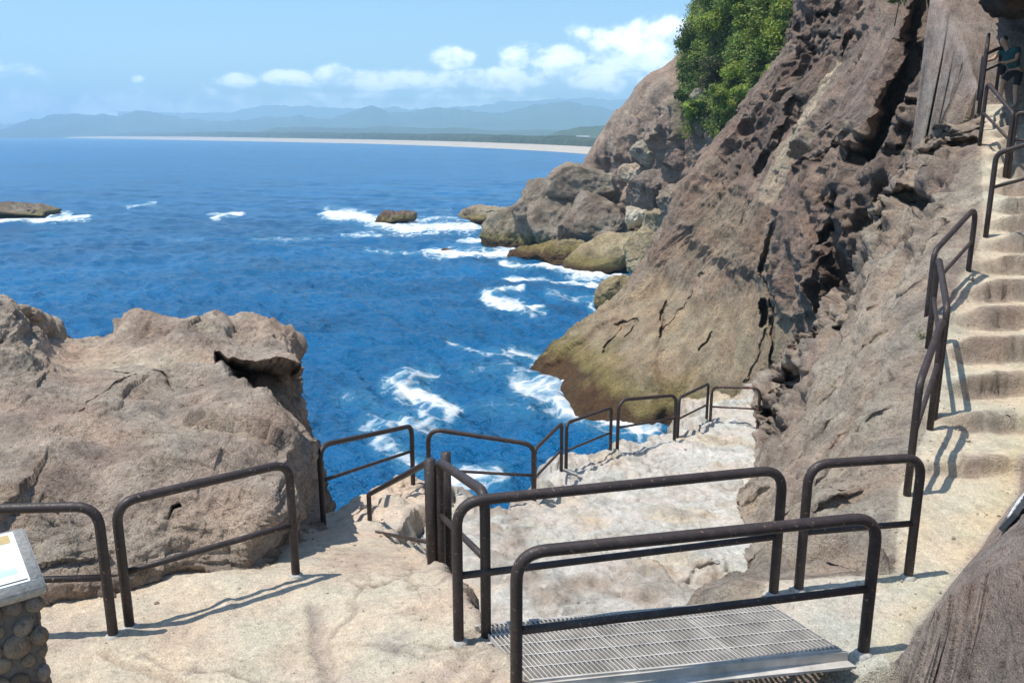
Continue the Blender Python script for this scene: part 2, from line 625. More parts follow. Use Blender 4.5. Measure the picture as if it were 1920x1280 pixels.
deep = deep - 1.0 * m_toe - .9 * m_blk - .8 * m_upr
shelf_ = sm(10, -10, (qy - (545 + .30 * (1330 - qx)))) * sm(-30, 10, 1440 - qx) * sm(1180, 1260, qx)
deep = deep + .55 * shelf_
taper = sm(345, 110, py)
deep = deep - 1.8 * m_pil * taper * (1 - m_cl) + 5.5 * m_cl


def crack(pl, w, depth):
    global deep
    d = seg_d(px + wob * 9 + fine * 5, py + wob2 * 9 + fine * 5, pl)
    ww = w * (.55 + .9 * np.clip(.5 + wob2 * 1.3, 0, 1))
    deep = deep + depth * sm(ww, ww * .35, d)


crack([(1478, 395), (1472, 420), (1462, 470), (1452, 512)], 8, 1.8)
crack([(1452, 512), (1453, 560), (1449, 600), (1447, 700), (1440, 760)], 3.2, .9)
crack([(1438, 570), (1437, 608)], 10, 2.2)
crack([(1250, 570), (1240, 600), (1236, 632)], 3.6, .8)
crack([(1152, 612), (1185, 598), (1200, 600), (1172, 632)], 3, .5)
crack([(1335, 620), (1308, 655)], 3, .5)
crack([(1470, 560), (1400, 720)], 2.2, .3)
crack([(1130, 660), (1165, 610)], 2.5, .4)
crack([(1330, 520), (1300, 560), (1240, 620)], 2, .25)
crack([(1515, 200), (1480, 275), (1430, 340)], 10, 1.3)
crack([(1632, 78), (1612, 100), (1596, 122)], 12, 1.4)        # hollow in the pillar
crack([(1505, 75), (1540, 130), (1570, 70)], 8, 1.4)
crack([(1530, 25), (1592, 32)], 9, 1.3)
crack([(1535, 70), (1592, 78)], 7, 1.1)
crack([(1585, 285), (1620, 268), (1650, 278)], 12, 1.3)
crack([(1540, 305), (1600, 288)], 11, 1.2)
crack([(1612, 316), (1660, 300), (1722, 283)], 13, 1.6)
crack([(1590, 430), (1598, 500), (1592, 560), (1570, 600)], 17, 2.2)
crack([(1560, 455), (1585, 425), (1600, 400)], 11, 1.3)
crack([(1655, 385), (1680, 400), (1700, 380)], 12, 1.3)
crack([(1716, 222), (1760, 200), (1800, 178)], 9, 1.3)
crack([(1400, 300), (1440, 290)], 7, .7)
p2 = p + n * disp[:, None] + ind[:, None] * inward + deep[:, None] * view
# colour of the rock itself
cn = fbm(p / 3.2, 5, 51)
cn2 = fbm(pa / np.array([.9, .9, 1.2]), 5, 52)
col = mixc(np.tile(BROWN, (len(p), 1)), GREYB, sm(-.2, .45, cn))
low = np.clip(.9 * m_smo + .45 * m_s2 + sm(7.0, 3.5, p[:, 2] + cn * 3), 0, 1)
col = mixc(col, OLIVE, low * .8)
col = mixc(col, TAN, sm(.0, .5, cn2) * m_smo * .7)
col = mixc(col, PURPLE, m_top * .8 * sm(-.5, .3, cn2))
col = mixc(col, np.array([.27, .205, .175]), m_pl * .8)
col = mixc(col, np.array([.30, .245, .225]), m_pil * .6)
lich = sm(.15, .5, fbm(pa / .5, 5, 61, .65)) * .5
col = mixc(col, np.array([.42, .38, .31]), lich * (1 - m_smo))
dk = np.maximum(sm(.15, .5, fbm(pa / np.array([1.3, 1.3, 2.2]), 6, 62, .62)) * .6, sm(.08, .42, fbm(pd / .9, 6, 63, .6)) * .75 * (1 - m_smo) * (1 - .6 * m_pil))
col = mixc(col, np.array([.10, .085, .08]), dk * (1 - m_smo * .8))
streak = sm(17, 4, seg_d(px + wob * 7, py + wob2 * 7, [(1462, 385), (1496, 305), (1528, 248), (1562, 190), (1594, 128)]))
col = mixc(col, np.array([.50, .44, .35]), streak * (.62 + .3 * sm(-.2, .3, cn2)))
col = shore(col, p2, cn * 1.6 + .6 * cn2, .95)
me = np_mesh('cliff', p2, grid_faces(NU, NV), col)
tag(link('cliff', me, M['rock']), kind='structure')

# ================================================================== HEADLAND behind, under the trees
hs = [
    [(1060, 420, 118), (1075, 360, 118), (1092, 312, 118), (1120, 265, 118), (1165, 200, 116), (1205, 150, 114), (1262, 112, 112), (1292, 50, 110), (1320, 0, 108), (1330, -80, 108)],
    [(1110, 450, 108), (1140, 390, 108), (1160, 340, 108), (1185, 290, 108), (1215, 235, 106), (1250, 185, 104), (1305, 135, 102), (1350, 65, 100), (1370, -5, 98), (1380, -90, 98)],
    [(1180, 480, 96), (1210, 420, 96), (1230, 370, 96), (1250, 310, 96), (1280, 250, 95), (1310, 200, 94), (1360, 145, 92), (1410, 75, 90), (1430, -5, 90), (1440, -90, 90)],
    [(1250, 500, 88), (1290, 430, 87), (1310, 370, 87), (1330, 310, 86), (1360, 260, 85), (1400, 205, 84), (1440, 145, 82), (1480, 75, 80), (1510, -5, 80), (1530, -90, 80)],
    [(1330, 520, 82), (1400, 430, 80), (1420, 370, 80), (1440, 310, 78), (1460, 260, 77), (1490, 205, 76), (1520, 145, 75), (1560, 75, 74), (1590, -5, 74), (1610, -90, 74)],
]
net = [[W(a, b, d + max(0., (b - 255) / 190.) * 11) for a, b, d in s] for s in hs]
net = [[q + np.array([12, 30, -4.]) for q in net[0]], [q + np.array([4, 14, -2.]) for q in net[0]]] + net
net = [[s[0] + np.array([-1, -14., -9.]), s[0] + np.array([-.5, -6., -4.])] + list(s) for s in net]
NU, NV = 300, 420
P = loft(net, NU, NV)
Nm = grid_normals(P)
if Nm[NU // 2, NV // 2, 0] > 0:
    Nm = -Nm
p = P.reshape(-1, 3)
n = Nm.reshape(-1, 3)
hx, hy = proj(p)
wob = fbm(p / 5, 3, 71)
mid = fbm(p / 4.5, 5, 72, .55, ridge=True)
f1, f2 = worley(p / 4.2 + wob[:, None] * .6, 73)
fine = fbm(p / 1.3, 5, 74, .6)
wv = np.stack([wob] * 3, 1) * .4
fa = facet(p / 7 + wv, 79)
fb_ = facet(p / 2.4 + wv, 80)
fc_ = facet(p / 1.0 + wv, 81)
slabm = sm(40, -20, seg_d(hx, hy, [(1090, 312), (1165, 200), (1270, 112)]) - 25)
disp = fbm(p / 12, 3, 75) * 1.4 * (1 - slabm) + (1 - slabm * .8) * (fa * 1.5 + fb_ * .75 + fc_ * .25 + (mid - .3) * .5) + fine * .3 * (1 - slabm * .6)
p2 = p + n * disp[:, None]
cn = fbm(p / 7, 4, 76)
cn2 = fbm(p / 2.5, 4, 77)
col = mixc(np.tile(GREYB * .95, (len(p), 1)), PURPLE * 1.25, sm(-.2, .4, cn))
col = mixc(col, np.array([.36, .28, .23]), slabm * .55)
col = mixc(col, np.array([.45, .41, .34]), sm(.2, .5, cn2) * .6)
col = mixc(col, np.array([.11, .095, .085]), sm(.15, .5, fbm(p / 3.5, 4, 78)) * .6)
grn = sm(10, -25, poly_sd(hx, hy, [(1265, 170), (1290, 40), (1320, -100), (1520, -100), (1470, 120), (1360, 250), (1270, 260)]))
col = mixc(col, np.array([.07, .085, .035]), grn * .85)
col = shore(col, p2, cn * 1.5, 1.2)
HP, HX, HY = p2.copy(), *proj(p2)
tag(link('headland', np_mesh('headland', p2, grid_faces(NU, NV), col), M['rock_far']), kind='structure')

# ================================================================== boulders and sea rocks
_ico = {}


def ico(sub):
    if sub not in _ico:
        bm = bmesh.new()
        bmesh.ops.create_icosphere(bm, subdivisions=sub, radius=1)
        bm.verts.ensure_lookup_table()
        _ico[sub] = (np.array([v.co[:] for v in bm.verts]), np.array([[v.index for v in f.verts] for f in bm.faces]))
        bm.free()
    return _ico[sub]


def boulder(name, px_, py_, d, hw, hh, tilt, seed, base, label, cat, mat='rock_far', sub=6, dep=.8, cuts=9, rough=.16, flat=.62, wet=1.0, group=None):
    rs = np.random.RandomState(seed)
    V, Fc = ico(sub)
    V = V.copy()
    for k in range(cuts):
        nn = rs.normal(size=3)
        nn /= np.linalg.norm(nn)
        c = rs.uniform(flat - .12, flat + .2)
        dd = V @ nn - c
        V -= np.outer(np.maximum(dd, 0) * .9, nn)
    s = d / F / .97
    sc = np.array([hw * s, (hw + hh) * .5 * s * dep, hh * s]) * 1.16
    Vw = V * sc
    nr = V / (np.linalg.norm(V, axis=1, keepdims=True) + 1e-9)
    L = float(sc.mean())
    off = rs.uniform(-50, 50, 3)
    dsp = L * (rough * 1.0 * fbm(Vw / (L * 1.1) + off, 3, seed) + rough * .3 * (fbm(Vw / (L * .42) + off, 5, seed + 1, .55, ridge=True) - .3)
               + rough * .3 * fbm(Vw / (L * .12) + off, 4, seed + 2))
    dsp += L * rough * (.55 * facet(Vw / (L * .75) + off, seed + 3) + .28 * facet(Vw / (L * .3) + off, seed + 4) + .12 * facet(Vw / (L * .12) + off, seed + 5))
    Vw = Vw + nr * dsp[:, None]
    a = R(tilt)
    Rm = np.array([[math.cos(a), 0, -math.sin(a)], [0, 1, 0], [math.sin(a), 0, math.cos(a)]])
    Vw = Vw @ Rm.T
    c = W(px_, py_, d)
    Pw = Vw + c
    cn = fbm(Pw / (L * .6), 4, seed + 5)
    col = mixc(np.tile(np.array(base), (len(V), 1)), np.array(base) * .55, sm(.05, .5, cn))
    col = mixc(col, np.array([.42, .39, .32]), sm(.12, .5, fbm(Pw / (L * .35), 4, seed + 6)) * .5)
    if wet:
        col = shore(col, Pw, cn * .8, wet * .62)
    o = link(name, np_mesh(name, Vw, Fc, col), M[mat])
    o.location = c
    tag(o, label, cat, group)
    return o


G0 = (.27, .235, .195)
G1 = (.33, .285, .215)
gB = 'boulders fallen at the foot of the headland'
BL = [
    (918, 402, 150, 52, 20, 8, 1, G1, 'low flat rock at the seaward tip of the rocky point', 1.0),
    (962, 446, 118, 62, 50, 30, 2, G1, 'sloping olive rock at the waterline below the jagged peak', 1.3),
    (1003, 398, 117, 50, 55, 20, 3, G0, 'jagged peaked rock standing highest on the seaward point', 1.0),
    (1056, 420, 115, 62, 62, -10, 4, G0, 'rough grey rock just right of the jagged peaked one', 1.0),
    (1106, 352, 116, 68, 40, -4, 5, G0, 'large rounded boulder with a shaded right side atop the rocky point', 0),
    (1118, 432, 110, 80, 58, -14, 6, (.24, .205, .175), 'big dark block leaning below the rounded boulder', 0),
    (1008, 482, 107, 66, 20, 12, 7, (.24, .2, .12), 'low brown wave washed shelf in front of the rocky point', 1.3),
    (1072, 482, 103, 50, 26, 0, 8, (.27, .225, .14), 'brown wave washed rock beside the pale olive shelf', 1.3),
    (1160, 478, 97, 92, 40, 18, 9, (.38, .325, .215), 'pale olive shelf with a dark red brown foot in the surf', 1.2),
    (1192, 324, 108, 28, 18, 0, 10, (.46, .4, .33), 'pale cream boulder right of the large rounded boulder', 0),
    (1222, 362, 101, 58, 42, 0, 11, (.24, .205, .19), 'dark grey boulder behind the small white one', 0),
    (1296, 306, 96, 50, 42, 20, 12, (.24, .19, .175), 'purple brown boulder with a black shaded face under the shrubs', 0),
    (1196, 406, 98, 25, 21, 0, 13, (.6, .56, .47), 'angular white boulder wedged between dark blocks', 0),
    (1222, 426, 96, 18, 14, 0, 14, (.52, .48, .4), 'small pale stone touching the white boulder', 0),
    (1246, 420, 93, 36, 28, 25, 15, (.36, .31, .22), 'tan block between the white boulder and the great slab', 0),
    (1225, 292, 106, 38, 24, 0, 16, (.4, .37, .32), 'pale broken rock below the low green shrub', 0),
    (1325, 184, 95, 24, 18, 0, 17, (.32, .29, .27), 'grey round topped boulder showing through the thicket', 0),
    (1336, 226, 92, 32, 26, 0, 18, (.26, .19, .175), 'reddish boulder at the lower edge of the thicket', 0),
    (1222, 482, 84, 52, 46, 20, 20, (.36, .31, .21), 'tan block filling the corner between the olive shelf and the great slab', 1.0),
    (1275, 380, 84, 40, 45, 30, 21, (.31, .26, .215), 'brown block tucked against the seaward edge of the great slab', 0),
    (1158, 556, 70, 40, 34, 30, 19, (.33, .28, .17), 'rounded rock in the surf between the shelf and the great slab', 1.2),
]
for (a, b, d, hw, hh, tl, sd, bs, lb, wt) in BL:
    boulder('boulder', a, b, d, hw, hh, tl, sd, bs, lb, 'boulder', wet=wt, group=gB,
            rough=.11 if sd in (5, 9, 19, 17) else .17, cuts=5 if sd in (9, 19, 17) else 10)
boulder('sea_rock', 735, 409, 150, 40, 13, 10, 31, (.15, .1, .075), 'brown rock ringed by white foam out in the open sea', 'sea rock', wet=.8, dep=1.2)
boulder('sea_rock', 28, 394, 163, 78, 16, -3, 32, (.2, .16, .12), 'low brown rock in the sea at the left edge of the picture', 'sea rock', wet=.7, dep=1.5)
boulder('sea_rock', 836, 470, 113, 11, 4, 0, 33, (.07, .05, .045), 'tiny dark rock breaking the surface off the rocky point', 'sea rock', wet=.6, sub=4)

# ================================================================== NEAR GROUND: path, stairs, terrace, rock slope
nx, ny = 900, 760
xs = np.linspace(-7.5, 15.5, nx)
ys = 2.4 * (25.5 / 2.4) ** np.linspace(0, 1, ny)
X, Y = np.meshgrid(xs, ys, indexing='ij')
x = X.ravel()
y = Y.ravel()
q0 = np.stack([x, y, np.zeros_like(x)], 1)
w1 = fbm(q0 / 1.7, 4, 101)
w2 = fbm(q0 / 1.7 + 40, 4, 102)
w3 = fbm(q0 / .45, 4, 103)
xw = x + w1 * .28 + w3 * .05
yw = y + w2 * .28

PATH_R = [(2.52, 5.42), (2.0, 6.2), (2.15, 6.6), (3.3, 6.72), (3.62, 7.4), (4.02, 8.3), (5.0, 9.7), (5.85, 11.5), (6.95, 13), (7.7, 14), (9.6, 18), (11.0, 20.5), (12, 22.5), (15, 22.5), (13, 19.5), (10.9, 16.5), (9.2, 14), (7.8, 12), (6.2, 9.4), (5.62, 8.8), (5.12, 8), (4.12, 6.95), (3.1, 5.86), (2.82, 5.46)]
PATH_L = [(-9, 1.5), (.1, 1.5), (.12, 4.6), (0.05, 5.25), (-.2, 5.85), (-.27, 6.1), (-.72, 7.4), (-1.15, 8.6), (-1.55, 10.2), (-1.5, 11.4), (-1.2, 12.6), (-1.1, 13.6), (-2.0, 13.7), (-2.6, 12.6), (-3.1, 11.0), (-2.7, 8.5), (-9, 8.0)]
TERR = [(-2.1, 13.4), (-1.4, 14.0), (-.75, 13.75), (-.3, 13.2), (.25, 13.9), (.5, 15.1), (.9, 16.2), (1.8, 17.7), (3.3, 18.9), (4.4, 20.7), (4.6, 22.6), (7.6, 23.5), (8, 17), (5.2, 13), (3.6, 9.6), (2.9, 8.2), (2.5, 6.6), (2.3, 5.5), (2.3, 2), (-.1, 2), (-.4, 6.0), (-.9, 8), (-1.6, 10.2), (-1.5, 12)]
sdR = poly_sd(xw, yw, PATH_R)
sdR0 = poly_sd(x + w3 * .03, y + w3 * .03, PATH_R)
sdL = poly_sd(x + w1 * .12 + w3 * .05, y + w2 * .12, PATH_L)
sdT = poly_sd(xw, yw, TERR)

# right path and rock-cut stairs: H below the eye as a function of distance, with worn treads
sj = facet(q0 / .42, 137)
ye = y + .26 * w1 + .14 * w2 + .10 * w3 + .05 * sj - .12 * (x - np.interp(y, [5, 8, 14, 20], [2.8, 4.4, 8.4, 11.6]))
Hs = np.interp(y, [2, 5.2, 7, 8, 8.5], [3.72, 3.72, 3.70, 3.63, 3.6])
steps = [(8.75, .13), (9.75, .2), (10.5, .25), (11.25, .32), (11.95, .29), (12.55, .28), (13.15, .27), (13.75, .27), (14.35, .26), (14.95, .26), (15.55, .26), (16.2, .25), (16.85, .25), (17.5, .24), (18.2, .22), (18.9, .2), (19.7, .18), (20.5, .18)]
riser = np.zeros_like(x)
for dd, hh in steps:
    wdt = .018 + .06 * np.clip(.1 + w2, 0, 1)
    Hs = Hs - hh * sm(dd - wdt, dd + wdt, ye)
    riser = np.maximum(riser, sm(.17, .05, np.abs(ye - dd - .01)))
    Hs = Hs - .035 * sm(dd + .5, dd + .02, ye) * sm(dd - .02, dd + .04, ye)       # treads worn down behind the nosing
Hr = np.interp(ye, [5, 8.6, 9.6, 10.5, 11.3, 12, 13.2, 14.4, 15.6, 17, 18.5, 20.5, 24], [3.7, 3.55, 3.36, 3.12, 2.85, 2.55, 1.98, 1.45, .93, .38, -.08, -.42, -.6])
marg = sm(.48, .12, -sdR0) * (x < np.interp(y, [4.7, 6.2, 6.6, 8.3, 9.7, 11.5, 14, 20.5], [2.9, 2.6, 3.0, 4.5, 5.5, 6.5, 8.4, 11.7])) * sm(8.0, 9.0, y)
Hs = Hs + (Hr - Hs - .05 * w3) * marg * .85
riser = riser * (1 - .6 * marg)
zR = CAMZ - Hs
leftside = x < np.interp(y, [4.7, 6.2, 6.6, 8.3, 9.7, 11.5, 14, 20.5], [2.9, 2.6, 3.0, 4.5, 5.5, 6.5, 8.4, 11.7])
slope = np.interp(y, [5, 6.7, 8, 13, 18, 22], [3.6, 1.7, 1.45, 1.85, 2.05, 2.1])
o = np.maximum(sdR, 0)
fallR = slope * (o - .22 * (1 - np.exp(-o / .3))) + (w1 * .5 + w3 * .12) * np.minimum(o, .8)
ok_ = np.maximum(poly_sd(x + .10 * pn(q0 / 1.4, 170), y, PATH_R), 0)
riseK = .95 * (1 - np.exp(-ok_ / .45)) + .5 * ok_
riseK = riseK + sm(8.2, 9.6, y) * (.35 * o + .25 * w2 * np.minimum(o, 1))
zR = np.where(leftside, zR - fallR, zR + riseK)
# left path and ramp
HL = np.interp(y, [2, 4, 5.8, 7, 7.9, 9, 10.4, 11.9, 13.4, 15], [3.66, 3.70, 3.78, 3.88, 4.15, 4.58, 5.12, 5.5, 5.85, 6.1])
HL = HL - .10 * sm(-1.7, -.6, x) * sm(6.9, 6.2, y)
zL = CAMZ - HL + .05 * w1 - np.maximum(sdL, 0) * 5.0 + (w2 * .4) * np.clip(sdL, 0, 1)
rimL = sm(.9, .2, np.abs(x + 1.9)) * sm(10.3, 11.5, y)
zL = zL + rimL * (.14 + .25 * w3)
# terrace
HT = np.interp(y, [2, 6.5, 7.8, 9, 10, 12, 15.2, 17.5, 20, 23], [6.5, 6.3, 5.5, 5.38, 5.5, 5.9, 6.38, 6.66, 6.92, 7.1])
tro = fbm(q0 / .9, 5, 111, .55)
zT = CAMZ - HT + .10 * w1 + .10 * tro * sm(-2.4, -.3, np.maximum(sdT, -3)) + .05 * tro - np.maximum(sdT, 0) * 4.5 + (w1 * 1.2 + w3 * .4) * np.clip(sdT, 0, 1)
# rough blocks at the end of the terrace, under the cliff
blk1, blk2 = worley(q0 / 1.3 + 7, 112)
endm = sm(.9, .0, np.abs(sdT + .2)) * sm(15.5, 17.5, y) * sm(5.2, 6.2, x)
zT = zT + endm * (.4 - .5 * blk1)
S = np.stack([zR, zL, zT, np.full_like(x, -3.0)], 1)
k = 14.0
mx = S.max(1)
z = mx + np.log(np.exp((S - mx[:, None]) * k).sum(1)) / k - 0.0
lay = S.argmax(1)
z2 = blur(z.reshape(nx, ny), 1)
P = np.stack([X, Y, z2], -1)
Nm = grid_normals(P)
if Nm[100, 100, 2] < 0:
    Nm = -Nm
p = P.reshape(-1, 3)
n = Nm.reshape(-1, 3)
onR = sm(.10, -.12, sdR0)
onL = sm(.12, -.15, sdL)
pxs, pys = proj(p)
gone = sm(.15, -.3, sdT) * (lay == 2)
walk = np.clip(onR + onL * sm(13.8, 13.0, y), 0, 1)
rockm = np.clip(1 - walk - .75 * gone, 0, 1)
slopem = (lay == 0) * (1 - onR) * leftside
kroc = (lay == 0) * (1 - onR) * (~leftside)
r1 = fbm(p / 1.2, 5, 121, .5)
r2 = fbm(p / .5, 5, 122, .55, ridge=True)
r3 = fbm(p / .13, 4, 123, .6)
# strata folds on the slope under the stairs, running down to the terrace
ax_ = np.array([.66, .43, .62])
ax_ = ax_ / np.linalg.norm(ax_)
pf = p - np.outer(p @ ax_, ax_) * .86 + np.stack([w1, w2, w3], 1) * .22
sl = fbm(pf / .95, 5, 124, .5, ridge=True)
sl2 = fbm(pf / .3, 5, 125, .55, ridge=True)
far = sm(30, -15, poly_sd(pxs + w1 * 22 + w3 * 8, pys + w2 * 22, [(1425, 830), (1440, 720), (1500, 640), (1545, 570), (1580, 380), (1700, 200), (1860, 220), (1835, 300), (1745, 440), (1660, 500), (1610, 600), (1540, 680), (1500, 800), (1470, 850)])) * sm(9, 12, y)
wv = np.stack([w1, w2, w3], 1) * .35
fa = facet(p / 1.7 + wv, 125)
fb_ = facet(p / .5 + wv, 126)
fc_ = facet(p / .17 + wv, 127)
edge0 = sm(1.0, .1, -sdT + .5 * w1) * (lay == 2)
nearp = sm(.02, .5, sdR)
fq = np.where(slopem > 0, .35 + .4 * far, np.where(kroc > 0, .03, 1.0)) * nearp
rockm = rockm * (.25 + .75 * nearp)
disp = rockm * (.12 * r1 + fq * (.22 * fa + .10 * fb_ + .035 * fc_) + .05 * (r2 - .3) + .02 * r3) + slopem * nearp * (.10 * (fbm(p / .5, 5, 162, .6, ridge=True) - .3) + .34 * (sl - .2) + .10 * (sl2 - .2) * (1 - far * .4) + far * (.30 * r1 + .30 * (fbm(p / 1.1, 6, 136, .6, ridge=True) - .3) + .20 * fa + .15 * fb_ + .06 * fc_) * nearp)
disp = disp * (1 - kroc * .35)
disp = disp + walk * (.012 * r1 + .007 * r3 + .012 * fc_ - .09 * riser * np.abs(w3) + .035 * riser * fb_) + walk * .02 * sm(.0, .5, r1) * fb_ + gone * (.06 * r1 + .03 * (r2 - .3) + .015 * r3 + edge0 * (.20 * fa + .14 * fb_ + .05 * fc_) + .035 * fa + .03 * fb_ * sm(-.1, .3, w2) + .014 * fc_ + .05 * fb_ * sm(.05, .4, fbm(p / 1.6, 4, 135)))
c1, c2 = worley(p / .8 + np.stack([w1 + .5 * r2, w2 + r1, w3], 1) * .75, 131)
c3, _ = worley(p / .3 + w1[:, None] * .3, 132)
taf = slopem * far * sm(.02, .3, fbm(p / 1.8, 3, 133) + .12 * (far - .5))
view = p - np.array([0, 0, CAMZ])
view = view / np.linalg.norm(view, axis=1, keepdims=True)
inward = view * .7 + np.array([.4, .3, -.15])
HOLE = np.zeros(len(p))
for pl_, wd in (([(1600, 440), (1592, 560)], 22), ([(1612, 316), (1722, 283)], 14), ([(1655, 385), (1700, 395)], 14), ([(1700, 400), (1745, 385)], 12), ([(1500, 735), (1520, 715)], 14), ([(1465, 790), (1475, 815)], 13),
                ([(1555, 640), (1590, 620)], 9), ([(1716, 222), (1800, 178)], 9), ([(1640, 470), (1660, 440)], 12), ([(1620, 380), (1630, 350)], 12), ([(1780, 280), (1830, 262)], 8)):
    HOLE = np.maximum(HOLE, sm(wd, wd * .4, seg_d(pxs + w1 * 10 + w3 * 6, pys + w2 * 10, pl_)) * slopem)
ind = taf * (.32 * sm(.45, .3, c1) + .13 * sm(.45, .25, c3)) 
pocks = np.clip(rockm * (lay == 2) + endm * .8, 0, 1) * sm(.5, .25, c3) * .16
pg = gone * sm(.15, .45, fbm(p / 1.1, 4, 134)) * sm(.42, .15, c3) * .07
er = fbm(p / np.array([.30, .42, .3]), 5, 151, .6, ridge=True)
e1, e2 = worley(np.stack([p[:, 0], p[:, 1], p[:, 2] * 0], 1) / 1.5 + np.stack([w1, w2, w3], 1) * .35, 152)
crk = sm(.045, .0, e2 - e1) * sm(-.1, .25, w2) * np.clip(onL + gone, 0, 1)
disp = disp + (onL * .8 + gone * .9 + onR * .22) * (.018 * (er - .2) + .012 * fb_ * sm(-.1, .4, w1)) - .03 * crk
p2 = p + n * (disp - pg)[:, None] + ind[:, None] * inward + (1.5 * HOLE)[:, None] * view
p2[:, 2] -= pocks
sd2 = np.minimum(seg_d(pxs + w3 * 10, pys + w1 * 6, [(1292, 1080), (1310, 1066), (1345, 1064)]), seg_d(pxs + w3 * 8, pys, [(1360, 1052), (1372, 1070)]))
p2 = p2 + (.12 * sm(9, 3, sd2) * (lay == 2))[:, None] * view
# small pool beside the slope
cn = fbm(p / 1.5, 5, 141)
cn2 = fbm(p / .5, 5, 142)
cn3 = fbm(p / 4, 3, 143)
col = np.tile(np.array([.345, .30, .26]), (len(p), 1))
col = mixc(col, np.array([.25, .205, .185]), sm(-.1, .4, cn))
col = mixc(col, np.array([.46, .41, .33]), sm(.05, .5, cn2) * .6)
col = mixc(col, mixc(np.tile(PURPLE * 1.2, (len(p), 1)), GREYB, sm(-.2, .3, cn2)), slopem * far * .9)
col = mixc(col, np.array([.42, .37, .31]), slopem * sm(.2, .6, sl) * .4)
fold = fbm(pf / .8, 6, 160, .62)
col = mixc(col, np.array([.21, .175, .16]), slopem * sm(-.02, .35, fold) * .75)
col = mixc(col, np.array([.13, .105, .098]), slopem * sm(.12, .45, fbm(p / .35, 5, 161, .65)) * (.35 + .4 * far))
col = mixc(col, mixc(np.tile(PALE, (len(p), 1)), TAN * 1.15, sm(0, .45, cn) * .8), gone)
col = mixc(col, np.array([.36, .335, .29]), gone * sm(.1, .5, cn2) * .75)
edge = sm(.75, .15, -sdT) * (lay == 2)
col = mixc(col, np.array([.33, .29, .24]), edge * sm(-.3, .3, cn2) * .7)
col = mixc(col, mixc(np.tile(SAND, (len(p), 1)), np.array([.52, .44, .36]), sm(0, .5, cn)), onL * (lay == 1))
col = mixc(col, np.array([.42, .36, .31]), onL * (lay == 1) * sm(.1, .45, cn2) * .7)
concr = onR * sm(7.6, 6.6, y)
col = mixc(col, mixc(np.tile(np.array([.56, .5, .38]), (len(p), 1)), np.array([.50, .44, .34]), sm(0, .5, cn)), onR * (lay == 0))
col = mixc(col, np.array([.54, .52, .46]), concr * .8)
col = mixc(col, np.array([.27, .22, .18]), onR * riser * (y > 8.3) * .85 * sm(-.5, .1, cn2 + .2))  # risers darker: weathered rock, plus their turned-away shade put into the colour
rim = sm(.45, .0, -sdR0) * onR
lp = onL * (lay == 1)
rut = sm(26, 4, seg_d(pxs + w1 * 30, pys + w2 * 20, [(588, 1150), (600, 1205), (622, 1262), (640, 1330)])) * lp
stp = sm(9, 2, seg_d(pxs + w1 * 26, pys + w2 * 14, [(205, 1222), (250, 1248), (330, 1275), (420, 1330)])) * lp
brn = sm(60, 10, seg_d(pxs + w1 * 40, pys + w2 * 30, [(610, 1085), (700, 1050), (770, 1040)])) * lp
p2[:, 2] -= .045 * rut + .05 * stp
col = mixc(col, np.array([.40, .335, .285]), rut * .75)
col = mixc(col, np.array([.33, .28, .235]), np.clip(stp + brn * .45, 0, 1) * .6)
col = mixc(col, np.array([.60, .50, .42]), lp * sm(.1, .4, cn3) * .6)
col = mixc(col, np.array([.30, .26, .22]), np.clip(sm(.28, .5, fbm(p / .22, 5, 150, .6)), 0, 1) * .55 * np.clip(lp + gone + onR * .5, 0, 1))
col = mixc(col, np.array([.22, .185, .155]), crk * .7)
stn = sm(.05, .4, fbm(p / np.array([1.1, .7, 1.0]) + 13, 6, 153, .6))
col = mixc(col, np.array([.33, .30, .26]), gone * stn * .6)
col = mixc(col, np.array([.60, .585, .55]), gone * sm(.1, .4, fbm(p / 1.3 + 29, 5, 154)) * .6)
col = mixc(col, np.array([.44, .38, .32]), np.clip(onL + gone, 0, 1) * sm(.25, -.35, er) * .45)
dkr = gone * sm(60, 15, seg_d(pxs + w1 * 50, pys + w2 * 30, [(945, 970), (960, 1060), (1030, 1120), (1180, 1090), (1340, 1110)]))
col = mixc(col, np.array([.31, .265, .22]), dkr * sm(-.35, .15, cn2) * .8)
col = mixc(col, np.array([.58, .49, .31]), rim * (~leftside) * .6)
col = mixc(col, mixc(np.tile(np.array([.30, .255, .24]), (len(p), 1)), np.array([.39, .34, .325]), sm(-.1, .5, cn)), np.asarray(kroc, float))
col = mixc(col, np.array([.17, .135, .13]), kroc * .12 * sm(.05, .4, fbm(np.stack([p[:, 0] - p[:, 1], p[:, 0] * .25 + p[:, 1] * .25, p[:, 2]], 1) / .35, 4, 144)) * .6)
col = shore(col, p2, cn, 1.2)
Fc = grid_faces(nx, ny, flip=False)
lab = np.where((onL > .5) & (lay == 1), 1, np.where((onR > .5) & (lay == 0), 2, np.where((lay == 2) & (sdT < .25), 3, 0)))
fl = lab[Fc[:, 0]]
# flip so faces look up
v0, v1, v2_ = p2[Fc[0, 0]], p2[Fc[0, 1]], p2[Fc[0, 2]]
if np.cross(v1 - v0, v2_ - v0)[2] < 0:
    Fc = Fc[:, ::-1]
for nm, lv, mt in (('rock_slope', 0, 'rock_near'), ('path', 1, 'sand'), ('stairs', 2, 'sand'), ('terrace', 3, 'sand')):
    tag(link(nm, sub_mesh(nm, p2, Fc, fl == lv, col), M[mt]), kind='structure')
GZ = p2[:, 2].reshape(nx, ny)


def ground(xx, yy):
    i = int(np.clip(np.searchsorted(xs, xx), 1, nx - 1))
    j = int(np.clip(np.searchsorted(ys, yy), 1, ny - 1))
    return float(GZ[i, j])


